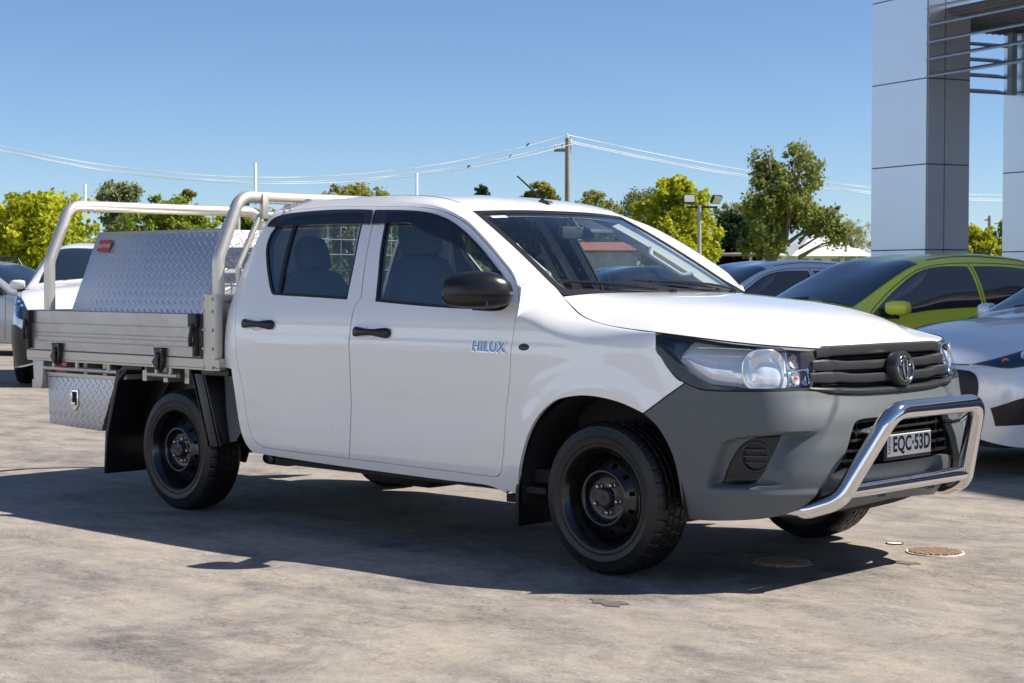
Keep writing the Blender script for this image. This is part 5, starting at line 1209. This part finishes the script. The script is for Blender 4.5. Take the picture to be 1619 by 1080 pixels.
for sd in (-1, 1):
    g = MB(); q = smooth_outline([(1.0, 2.75), (2.2, 2.55), (3.4, 2.75), (3.5, 3.95), (1.0, 3.95)], step=.08, ang=50)*np.array([1, sd]); panel(g, usf, q, (), 1, off=.012, rim=.012, grid=.15); g.build('bumper_corner', BLACKP, uo)
car('silver wagon with black roof rack at the left edge, behind the white wagon', -7.6, 29.5, .93, -.36, SILVER, spec=scale_spec(HATCH, 1.06, 1.04), wr=.34, rack=True, cat='wagon', name='wagon')
# ------------------------------------------------------------------ showroom portal
CLAD = pbr('white_cladding', (.90, .92, .95), .36, metal=.7, coat=.3, var=.02, vscale=.6)
JOINT = pbr('cladding_joint', (.05, .055, .07), .7)
LOUV = pbr('louvre_aluminium', (.40, .42, .45), .5, metal=.5)
SOFF = pbr('ribbed_soffit', (.26, .25, .26), .7)
FV = (RT*.44-FW*.9).normalized(); GV = (RT*.9+FW*.44).normalized(); CC = W_(5.84, 24.5)
def FG(f, g_, z): return CC+FV*f+GV*g_+Vector((0, 0, z))
def fgbox(g, f0, f1, g0, g1, z0, z1):
    V = [FG(f, q, z) for f in (f0, f1) for q in (g0, g1) for z in (z0, z1)]; g.add(V, [(0, 1, 3, 2), (4, 6, 7, 5), (0, 4, 5, 1), (2, 3, 7, 6), (0, 2, 6, 4), (1, 5, 7, 3)])
JZ = [.49, 1.69, 2.894, 4.10, 5.30]
portal = empty('showroom_portal', CC, label='white clad showroom portal with tall columns and an aluminium louvre canopy, at the right edge', cat='building')
portal.matrix_world = Matrix.Translation(CC)
def pobj(g, nm, m, par=None, **k):
    o = g.build(nm, m, None, **k); o.parent = par or portal; o.matrix_parent_inverse = Matrix.Translation(-CC) if par is None else Matrix.Identity(4); return o
for g0 in (0, 2.50):
    g = MB(); fgbox(g, -1.24, 0, g0, g0+.76, 0, 9); col = pobj(g, 'column', JOINT, smooth=0)
    g = MB(); zz = [-.7]+JZ+[6.5, 7.7, 8.9]
    for a, b in zip(zz, zz[1:]):
        z0, z1 = max(a+.008, .02), b-.008
        fgbox(g, -1.232, -.006, g0-.012, g0-.001, z0, z1)
        fgbox(g, .001, .012, g0+.004, g0+.295, z0, z1); fgbox(g, .001, .012, g0+.311, g0+.752, z0, z1); fgbox(g, -1.252, -1.241, g0+.004, g0+.752, z0, z1)
    c2 = g.build('cladding_panels', CLAD, None, smooth=0); c2.parent = col
can = MB(); fgbox(can, -1.2, 22, .35, 5, 5.02, 5.10)
for q in np.arange(.4, 4.9, .12): fgbox(can, -1.2, 22, q, q+.05, 4.99, 5.02)
pobj(can, 'soffit', SOFF, smooth=0)
g = MB(); fgbox(g, -1.3, 24, .05, 2.4, 5.75, 11.4); pobj(g, 'fascia', CLAD, smooth=0)
g = MB(); fgbox(g, 2.2, 24, 5.0, 5.3, 0, 5.7); pobj(g, 'glazed_wall', pbr('showroom_glazing', (.17, .23, .31), .25), smooth=0)
for k, z in enumerate((4.14, 4.38, 4.615, 4.85, 5.09, 5.33, 5.57)):
    g = MB(); V = []
    sec = [(-.02, -.02), (-.02, .012), (.29, .110), (.31, .095), (.28, .070)]
    g.prism(sec, .03, 12.5, lambda q, t: FG(t, -.04+q[0]*.9, z+q[1]*.8-.03)); pobj(g, 'louvre_blade', LOUV)
    if z < 5.0 or True:
        g = MB(); g.prism(sec, .8, 2.48, lambda q, t: FG(-1.10-q[0]*.9, t, z+q[1]*.8-.03-.02)); pobj(g, 'louvre_blade', LOUV)
for f in (2.0, 5.0, 8.0, 11.0): g = MB(); fgbox(g, f, f+.09, .22, .32, 4.16, 5.75); pobj(g, 'louvre_post', LOUV, smooth=0)
for q in (2.3,): g = MB(); fgbox(g, -.95, -.85, q, q+.10, 4.05, 5.0); pobj(g, 'louvre_post', LOUV, smooth=0)
# ------------------------------------------------------------------ poles and wires
TIMB = pbr('weathered_timber', (.30, .27, .21), .85, var=.3, vscale=6); WIRE = pbr('bright_wire', (.75, .77, .80), .4, metal=.3); GALV = pbr('galvanised', (.50, .50, .50), .5, metal=.5)
def power_pole(u, D, ztop, label, arm=True, r=.15):
    b = at(u, 442, D); b.z = 0; o = empty('power_pole', b, YAW, label=label, cat='power pole')
    g = MB(); g.tube([(0, 0, 0), (0, 0, ztop*.5), (0, 0, ztop)], [r, r*.88, r*.75], 14); g.build('pole', TIMB, o)
    if arm:
        g = MB(); g.box(-.06, .06, -.10, .62, ztop-.62, ztop-.48); g.build('crossarm', TIMB, o)
        for yy, z in ((.56, ztop-.48), (.25, ztop-.48), (0, ztop), (-.14, ztop-.25)):
            g = MB(); g.lathe([(.02, 0), (.05, .04), (.035, .10), (.05, .15), (.02, .20), (0, .20)], Matrix.Translation((0, yy, z)), 10); g.build('insulator', WHITETXT, o)
        g = MB(); g.tube([(0.1, -.16, ztop-.7), (0.1, -.16, ztop+.1)], .03, 8); g.build('pole_cap', GALV, o)
    return b
pb = power_pole(897, 80, 7.75, 'tall weathered timber power pole rising behind the pickup roof')
power_pole(1563, 220, 9.3, 'small distant power pole seen between the two white columns', r=.25)
pl_ = power_pole(-250, 68, 7.9, 'timber power pole beyond the left edge carrying the wires'); pr_ = power_pole(1760, 135, 8.1, 'timber power pole beyond the right edge carrying the wires')
def wire(a, b, sag, r=.016):
    q = [a*(1-t)+b*t-Vector((0, 0, 4*sag*t*(1-t))) for t in np.linspace(0, 1, 40)]; g = MB(); g.tube(q, r, 6); return g.build('overhead_wire', WIRE, smooth=60), q
k_ = 0; wl = []
for dy, dz in ((0, .15), (.15, -.14), (.30, -.25)):
    A = pb+RT*dy+Vector((0, 0, 7.75+dz)); B = pl_+RT*dy+Vector((0, 0, 8.15+dz*.8)); o, q = wire(A, B, 2.42+dz*.25)
    tag(o, ['topmost pale overhead wire left of the timber pole', 'middle pale overhead wire left of the timber pole', 'lowest pale overhead wire left of the timber pole'][k_], 'wire', 'overhead wires'); wl.append(q)
    B = pr_+RT*dy+Vector((0, 0, 8.1+dz)); o, _ = wire(A, B, 1.35, .018)
    tag(o, ['topmost pale overhead wire right of the timber pole', 'middle pale overhead wire right of the timber pole', 'lowest pale overhead wire right of the timber pole'][k_], 'wire', 'overhead wires'); k_ += 1
BIRD = [pbr('bird_dark', (.05, .05, .055), .8), pbr('bird_white', (.7, .7, .68), .8)]
for u, wi, mt, lb in ((738, 2, 0, 'small dark bird perched on the lowest wire, furthest left'), (810, 1, 1, 'small white bird perched on the wires, middle of the three birds'), (832, 0, 0, 'small dark bird perched on the top wire nearest the pole')):
    q = wl[wi]; best = min(q and [q[i]*(1-t)+q[i+1]*t for i in range(len(q)-1) for t in (0, .25, .5, .75)], key=lambda p: abs(((p-C0).dot(RT))/((p-C0).dot(FW))*2743.2+809.5-u))
    g = MB(); F_ = Matrix.Translation(best+Vector((0, 0, .06))) @ Matrix.Rotation(YAW+1.2, 4, 'Z') @ Matrix.Rotation(R(-55), 4, 'Y') @ Matrix.Scale(.55, 4)
    g.lathe([(0, -.14), (.03, -.12), (.035, -.05), (.07, .0), (.075, .06), (.055, .11), (.045, .13), (.048, .16), (.035, .19), (.012, .205), (.004, .235), (0, .235)], F_, 14)
    for s_ in (-1, 1): g.tube([best+Vector((0, 0, .06))+RT*.02*s_, best+RT*.02*s_], .006, 5)
    o = g.build('bird', BIRD[mt]); tag(o, lb, 'bird')
def flood(u, D, ytop, label, heads):
    b = at(u, ytop, D); zt = b.z; b.z = 0; o = empty('light_pole', b, YAW, label=label, cat='light pole'); g = MB(); g.tube([(0, 0, 0), (0, 0, zt)], [.10, .075], 12); g.build('pole', GALV, o)
    g = MB(); g.box(-.04, .04, min(-h[0] for h in heads)-.1, max(-h[0] for h in heads)+.1, zt-.12, zt-.04); g.build('crossarm', BLACKP, o)
    for dx, tilt, yaw_ in heads:
        M = Matrix.Translation((0, -dx, zt+.10)) @ Matrix.Rotation(yaw_, 4, 'Z') @ Matrix.Rotation(tilt, 4, 'Y'); g = MB(); g.box(-.07, .07, -.24, .24, -.02, .34, M); hd = g.build('floodlight', BLACKP, o, bevel=.02); g = MB(); g.box(-.08, -.071, -.20, .20, .02, .30, M); g.build('lamp_glass', WHITETXT, hd)
flood(1105, 70, 325, 'grey pole with two black floodlights in front of the yellow-green tree', [(-.40, R(10), 0), (.62, R(-35), R(35))])
flood(377, 60, 320, 'thin grey floodlight pole glimpsed between the two rack hoops', [(.3, R(80), 0)])
# ------------------------------------------------------------------ house and sheds
RW = pbr('white_iron_roof', (.72, .73, .73), .5, var=.03, vscale=1); WALLW = pbr('white_weatherboard', (.68, .67, .63), .7)
def hip(g, cx, cy, w2, d2, z0, z1, ridge, F_):
    V = [F_(cx-w2, cy-d2, z0), F_(cx+w2, cy-d2, z0), F_(cx+w2, cy+d2, z0), F_(cx-w2, cy+d2, z0), F_(cx-ridge, cy, z1), F_(cx+ridge, cy, z1)]; g.add(V, [(0, 1, 5, 4), (1, 2, 5), (2, 3, 4, 5), (3, 0, 4), (0, 3, 2, 1)])
hb_ = at(1300, 442, 200); hb_.z = 0; house = empty('house', hb_, YAW+R(8), label='white house with pale hipped iron roof behind the tall gum tree', cat='house')
HF = lambda x, y, z: Vector((y, -x, z))
g = MB()
for z_ in (0,): g.add([HF(x, y, z) for x in (-4.4, 4.4) for y in (-4, 4) for z in (0, 4.0)], [(0, 1, 3, 2), (4, 6, 7, 5), (0, 4, 5, 1), (2, 3, 7, 6), (0, 2, 6, 4), (1, 5, 7, 3)])
g.build('wall', WALLW, house, smooth=0)
g = MB(); hip(g, -.6, 0, 4.6, 5.0, 3.9, 6.5, .5, HF); g.build('roof', RW, house, smooth=0); g = MB(); hip(g, 3.0, -1.5, 2.4, 3.0, 3.6, 4.8, .8, HF); g.build('roof', RW, house, smooth=0)
for x in (-3.4, -1.9, .2, 1.6, 3.2):
    g = MB(); g.add([HF(x+a, y, z) for a in (-.45, .45) for y in (-4.06, -4.0) for z in (2.2, 3.6)], [(0, 1, 3, 2), (4, 6, 7, 5), (0, 4, 5, 1), (2, 3, 7, 6), (0, 2, 6, 4), (1, 5, 7, 3)]); g.build('window', BGGLASS, house, smooth=0)
for x in (-4.2, -1.1, .9, 2.4, 4.2): g = MB(); g.tube([HF(x, -4.8, 0), HF(x, -4.8, 3.9)], .07, 6); g.build('verandah_post', WALLW, house)
def shed(u0, u1, D, ytop, dep_, label, wallm, roofm, open_=False, slope=.15, name='shed'):
    a, b = at(u0, ytop, D), at(u1, ytop, D); w2 = (b-a).length; h = a.z; o = empty(name, Vector((a.x, a.y, 0)), YAW, label=label, cat='shed'); X = lambda x, y, z: Vector((y, -x, z))
    def bx(g, x0, x1, y0, y1, z0, z1): g.add([X(x, y, z) for x in (x0, x1) for y in (y0, y1) for z in (z0, z1)], [(0, 1, 3, 2), (4, 6, 7, 5), (0, 4, 5, 1), (2, 3, 7, 6), (0, 2, 6, 4), (1, 5, 7, 3)])
    g = MB()
    if open_:
        bx(g, 0, w2, dep_-.06, dep_, 0, h-.1); bx(g, 0, .05, 0, dep_, 0, h-.1); bx(g, w2-.05, w2, 0, dep_, 0, h-.1); g.build('wall', wallm, o, smooth=0)
        for x in (.06, w2*.62, w2*.84, w2-.1): g = MB(); bx(g, x-.07, x+.07, -.05, .07, 0, h-.12); g.build('post', WALLW, o, smooth=0)
    else:
        n_ = int(w2/.15); pr = []
        for k in range(n_+1): pr += [(k*w2/n_, -.02 if k % 2 else .02)]
        pr += [(w2, dep_), (0, dep_)]; g.prism(pr, 0, h-.05, lambda q, t: X(q[0], q[1], t)); g.build('wall', wallm, o, smooth=0)
    g = MB(); g.prism([(-.12, h-.1), (w2+.12, h-.1), (w2+.12, h), (-.12, h)], -.2, dep_+.1, lambda q, t: X(q[0], t, q[1]+slope*(t+.2)/(dep_+.3))); g.build('roof', roofm, o, smooth=0); return o
BRICKD = pbr('dark_shed_wall', (.10, .07, .06), .9); RUSTR = pbr('rusty_iron_roof', (.30, .11, .07), .8, var=.4, vscale=2)
TINW = pbr('patched_tin', (.62, .66, .60), .6, var=.55, vscale=1.6)
shed(1128, 1222, 85, 402, 3, 'low open-fronted shed with white posts and dark interior, left of the white house', BRICKD, pbr('grey_iron_roof', (.20, .19, .18), .6), True)
shed(1221, 1240, 84, 404, 2, 'small plain white shed beside the open-fronted shed', WALLW, RW)
shed(905, 1012, 78, 396, 6, 'old patched tin shed with rusty red roof, seen through the pickup windscreen', TINW, RUSTR, slope=.5)
# ------------------------------------------------------------------ trees
def leafmat(name, c1, c2, sc=.6):
    m, t, b = nmat(name); tc = t.nodes.new('ShaderNodeTexCoord'); n = t.nodes.new('ShaderNodeTexNoise'); n.inputs['Scale'].default_value = sc; n.inputs['Detail'].default_value = 6; n.inputs['Roughness'].default_value = .75
    rp = t.nodes.new('ShaderNodeValToRGB'); rp.color_ramp.elements[0].position = .36; rp.color_ramp.elements[1].position = .64; rp.color_ramp.elements[0].color = (*c1, 1); rp.color_ramp.elements[1].color = (*c2, 1)
    t.links.new(tc.outputs['Object'], n.inputs['Vector']); t.links.new(n.outputs[0], rp.inputs[0]); t.links.new(rp.outputs[0], b.inputs['Base Color']); b.inputs['Roughness'].default_value = .6; b.inputs['Specular IOR Level'].default_value = .3
    tr = t.nodes.new('ShaderNodeBsdfTranslucent'); mx = t.nodes.new('ShaderNodeMixShader'); mx.inputs[0].default_value = .42; out = [q for q in t.nodes if q.type == 'OUTPUT_MATERIAL'][0]
    t.links.new(rp.outputs[0], tr.inputs[0]); t.links.new(b.outputs[0], mx.inputs[1]); t.links.new(tr.outputs[0], mx.inputs[2]); t.links.new(mx.outputs[0], out.inputs[0]); return m
LY = leafmat('leaf_yellow_green', (.26, .31, .02), (.60, .60, .035)); LG = leafmat('leaf_green', (.13, .20, .025), (.36, .43, .05)); LE = leafmat('leaf_grey_green', (.15, .18, .075), (.33, .36, .17))
LD = leafmat('leaf_dark', (.02, .045, .018), (.05, .09, .03)); LO = leafmat('leaf_olive', (.18, .19, .035), (.38, .37, .08)); BARK = pbr('bark', (.17, .14, .11), .9, var=.4, vscale=5)
def tree(label, u0, u1, ytop, D, mat, seed, zb=1.2, lobes=14, leaf=.22, dens_=900, name='tree', sparse=0., narrow=None, cat='tree', group=None):
    rg = random.Random(seed); nr = np.random.default_rng(seed); b = at((u0+u1)/2, 442, D); b.z = 0; ht = at(0, ytop, D).z; w2 = (u1-u0)/2743.2*D/2
    o = empty(name, b, rg.uniform(0, 6), label=label, cat=cat, group=group); L = []
    for i in range(lobes):
        q = (i+.5)/lobes; z = zb+(ht-zb)*(.10+.86*q**.85); prof_ = math.sin(math.pi*min(1, .22+.70*q))**.7 if narrow is None else (1-q)*.95+.08
        a = i*2.4+rg.uniform(-.5, .5); rr_ = w2*prof_*rg.uniform(.35, .78); s_ = w2*(rg.uniform(.34, .52) if narrow is None else .35*prof_+.12)*(1-.25*q)
        L.append((Vector((rr_*math.cos(a), rr_*math.sin(a), min(z, ht-s_*.75))), s_))
    L.append((Vector((rg.uniform(-.15, .15)*w2, 0, ht-w2*.28)), w2*.28 if narrow is None else w2*.05))
    g = MB(); tr_ = .035*ht+.03; lean = rg.uniform(-.04, .04)*ht; top = Vector((lean, 0, ht*.72)); g.tube([(0, 0, -.1), (lean*.3, .02*ht*.2, ht*.3), top], [tr_, tr_*.7, tr_*.25], 9)
    for c, s_ in L:
        z0 = min(c.z*.55, ht*.6); p0 = Vector((lean*z0/(ht*.72), 0, z0)); mid = (p0+c)/2+Vector((0, 0, .06*ht)); g.tube([p0, mid, c], [tr_*.32, tr_*.2, tr_*.07], 6)
    g.build('trunk', BARK, o, smooth=60)
    P = []; Nn = []
    for c, s_ in L:
        n_ = int(dens_*(s_/(.45*w2))**2); sub = nr.normal(size=(max(6, n_//45), 3)); sub /= np.linalg.norm(sub, axis=1)[:, None]; sub *= nr.uniform(.45, 1.0, (len(sub), 1))**.5
        k = nr.integers(0, len(sub), n_); pts = sub[k]*s_+nr.normal(size=(n_, 3))*s_*.17*(1+sparse); pts *= np.array([1, 1, .82]); P.append(pts+np.array(c)); Nn.append(sub[k]+nr.normal(size=(n_, 3))*.7)
    P = np.vstack(P); Nn = np.vstack(Nn); Nn /= np.linalg.norm(Nn, axis=1)[:, None]; n_ = len(P); P[:, 2] = np.maximum(P[:, 2], .15)
    t1 = np.cross(Nn, nr.normal(size=(n_, 3))); t1 /= np.linalg.norm(t1, axis=1)[:, None]; t2 = np.cross(Nn, t1); sz = leaf*nr.uniform(.55, 1.25, (n_, 1))
    V = np.stack([P-t1*sz*.5, P+t2*sz*.30, P+t1*sz*.5, P-t2*sz*.30], 1).reshape(-1, 3)
    me = bpy.data.meshes.new('crown'); me.from_pydata(V.tolist(), [], (np.arange(n_*4).reshape(-1, 4)).tolist()); me.materials.append(mat); c_ = bpy.data.objects.new('crown', me); link(c_); c_.parent = o
    return o
TREES = [
 ('bright yellow-green tree behind the left rack hoop', -50, 172, 306, 62, LY, 1, dict(lobes=20, dens_=1100)),
 ('tall grey-green gum tree at left above the toolbox', 146, 240, 290, 84, LE, 2, dict(lobes=13, sparse=.5)),
 ('mid green bushy tree right of the grey-green gum', 195, 345, 314, 72, LG, 3, dict(lobes=16)),
 ('small olive tree top right of the bushy green one', 255, 330, 300, 100, LO, 14, dict(lobes=9)),
 ('grey-green tree at the left edge behind the yellow-green one', -70, 40, 330, 90, LE, 15, dict(lobes=12)),
 ('green tree beside the front rack hoop, seen through the rear door window', 335, 470, 330, 75, LG, 16, dict(lobes=14)),
 ('tree whose small tip shows above the middle of the roof', 480, 640, 292, 80, LO, 4, dict(lobes=15)),
 ('green tree standing behind the front doors', 600, 760, 330, 76, LG, 17, dict(lobes=14)),
 ('small dark pine tip poking above the roof', 700, 824, 291, 130, LD, 5, dict(narrow=1, lobes=46, leaf=.30)),
 ('olive green tree left of the power pole, behind the aerial', 815, 905, 289, 82, LO, 6, dict(lobes=13)),
 ('green tree behind the pickup windscreen, left of the tin shed', 700, 880, 338, 98, LG, 18, dict(lobes=14)),
 ('greyish tree just right of the power pole', 880, 1000, 306, 112, LO, 7, dict(lobes=14)),
 ('pale grey-green tree left of the large yellow-green tree', 955, 1070, 304, 120, LE, 8, dict(lobes=14, sparse=.4)),
 ('green tree above the rusty roofed tin shed', 905, 1045, 345, 88, LG, 19, dict(lobes=13)),
 ('large yellow-green tree behind the floodlight pole', 1003, 1142, 281, 76, LY, 9, dict(lobes=20, dens_=1100)),
 ('pale green tree behind the dark round tree', 1108, 1205, 322, 110, LE, 10, dict(lobes=13)),
 ('dark green round tree above the open-fronted shed', 1122, 1218, 338, 88, LD, 11, dict(lobes=13)),
 ('mid green tree at the foot of the tall gum', 1180, 1250, 352, 96, LG, 21, dict(lobes=11)),
 ('olive tree just left of the nearest white column', 1296, 1392, 348, 235, LO, 13, dict(lobes=12)),
 ('small grey distant tree top above the olive tree', 1305, 1340, 324, 240, LE, 22, dict(lobes=8)),
 ('yellow shrub between the two white columns', 1500, 1592, 360, 84, LY, 23, dict(lobes=12)),
 ('green tree partly hidden by the second column', 1562, 1660, 342, 96, LG, 24, dict(lobes=12)),
]
for lb, u0, u1, yt, D, m, sd, k in TREES: tree(lb, u0, u1, yt, D, m, sd, **k)
# the tall open gum: separate clumps on a forked trunk
def gum():
    D = 66; b = at(1228, 442, D); b.z = 0; o = empty('gum_tree', b, YAW, label='tall open gum tree with forked trunk and separate leaf clumps, behind the bonnet', cat='tree'); rg = np.random.default_rng(77)
    def lp(u, y, dy=0): p = at(u, y, D)-b; return Vector((p.dot(FW)+dy, -p.dot(RT), p.z))
    C_ = [(1208, 252, .5), (1222, 262, .5), (1205, 282, .45), (1262, 248, .55), (1270, 266, .55), (1282, 290, .5), (1240, 285, .55), (1200, 306, .5), (1192, 322, .5), (1215, 318, .6), (1243, 312, .6), (1262, 318, .5), (1205, 345, .6), (1230, 342, .6), (1252, 340, .6), (1275, 342, .6), (1296, 345, .6), (1312, 352, .5), (1292, 358, .45), (1316, 366, .45), (1328, 378, .35), (1200, 366, .6), (1195, 385, .6), (1215, 384, .55), (1322, 384, .25)]
    g = MB(); g.tube([lp(1218, 447), lp(1220, 400), lp(1216, 350), lp(1222, 300), lp(1214, 255)], [.24, .18, .13, .09, .04], 10); g.tube([lp(1220, 410), lp(1240, 380), lp(1248, 330), lp(1262, 280), lp(1266, 250)], [.17, .13, .10, .07, .03], 9); g.tube([lp(1228, 398), lp(1262, 372), lp(1300, 355)], [.10, .07, .03], 8)
    P = []; N_ = []
    for i, (u, y, r_) in enumerate(C_):
        c = lp(u, y, rg.uniform(-1.0, 1.0)); p0 = lp(1218 if u < 1232 else (1250 if y < 345 else 1262), min(y+28, 410)); g.tube([p0, (p0+c)/2+Vector((0, 0, .1)), c], [.05, .035, .015], 6)
        n_ = int(520*(r_/.5)**2); sub = rg.normal(size=(14, 3)); sub /= np.linalg.norm(sub, axis=1)[:, None]; k = rg.integers(0, 14, n_); q = sub[k]*r_*rg.uniform(.5, 1, (n_, 1))+rg.normal(size=(n_, 3))*.11; P.append(q+np.array(c)); N_.append(sub[k]+rg.normal(size=(n_, 3))*.8)
    g.build('trunk', BARK, o, smooth=60); P = np.vstack(P); N_ = np.vstack(N_); N_ /= np.linalg.norm(N_, axis=1)[:, None]; n_ = len(P); t1 = np.cross(N_, rg.normal(size=(n_, 3))); t1 /= np.linalg.norm(t1, axis=1)[:, None]; t2 = np.cross(N_, t1); sz = .17*rg.uniform(.5, 1.3, (n_, 1))
    V = np.stack([P-t1*sz*.5, P+t2*sz*.3, P+t1*sz*.5, P-t2*sz*.3], 1).reshape(-1, 3); me = bpy.data.meshes.new('crown'); me.from_pydata(V.tolist(), [], (np.arange(n_*4).reshape(-1, 4)).tolist()); me.materials.append(leafmat('leaf_gum', (.11, .15, .04), (.36, .39, .09), .9)); c_ = bpy.data.objects.new('crown', me); link(c_); c_.parent = o
gum()
# scrub along the foot of the trees: one uncountable mass
nr = np.random.default_rng(5); n_ = 46000; u = nr.uniform(-700, 2300, n_); D = nr.uniform(92, 104, n_); h = (1.2+1.5*(np.sin(u*.013)*.5+.5)+.8*np.sin(u*.051))*nr.uniform(0, 1, n_)**.7
base = np.array([W_((a-809.5)/2743.2*d, d, max(.05, z)) for a, d, z in zip(u, D, h)]); N_ = nr.normal(size=(n_, 3)); N_ /= np.linalg.norm(N_, axis=1)[:, None]; t1 = np.cross(N_, nr.normal(size=(n_, 3))); t1 /= np.linalg.norm(t1, axis=1)[:, None]; t2 = np.cross(N_, t1); sz = nr.uniform(.25, .6, (n_, 1))
V = np.stack([base-t1*sz*.5, base+t2*sz*.35, base+t1*sz*.5, base-t2*sz*.35], 1).reshape(-1, 3); me = bpy.data.meshes.new('scrub'); me.from_pydata(V.tolist(), [], (np.arange(n_*4).reshape(-1, 4)).tolist()); me.materials.append(leafmat('leaf_scrub', (.12, .14, .03), (.34, .33, .06), .3)); o = bpy.data.objects.new('scrub', me); link(o); tag(o, kind='stuff', label='yellow-green scrub along the foot of the trees', cat='scrub')
ute['label'] = 'white four-door pickup truck with aluminium tray and chrome nudge bar, in the foreground'

# ------------------------------------------------------------------ added pale blue wall, unseen behind the camera, bouncing fill onto the pickup
wk = empty('bounce_wall', (-4, -21, 0), label='added pale bounce wall behind the camera, unseen, filling the shaded side of the pickup', cat='building')
g = MB(); g.box(-45, 48, -8, 0, 0, 7.6); g.build('wall', pbr('bounce_wall_paint', (.70, .82, .97), .7, var=.03, vscale=.3), wk, smooth=0)
g = MB(); g.box(-45.5, 48.5, -8.5, .6, 7.6, 7.85); g.build('roof', pbr('bounce_wall_roof', (.55, .56, .57), .6), wk, smooth=0)
for k in range(8): g = MB(); g.box(-41+k*11, -35.5+k*11, .002, .05, 0, 3.6); g.build('bounce_wall_door', pbr('bounce_wall_door_paint', (.42, .44, .46), .6) if k == 0 else bpy.data.materials['bounce_wall_door_paint'], wk, smooth=0)
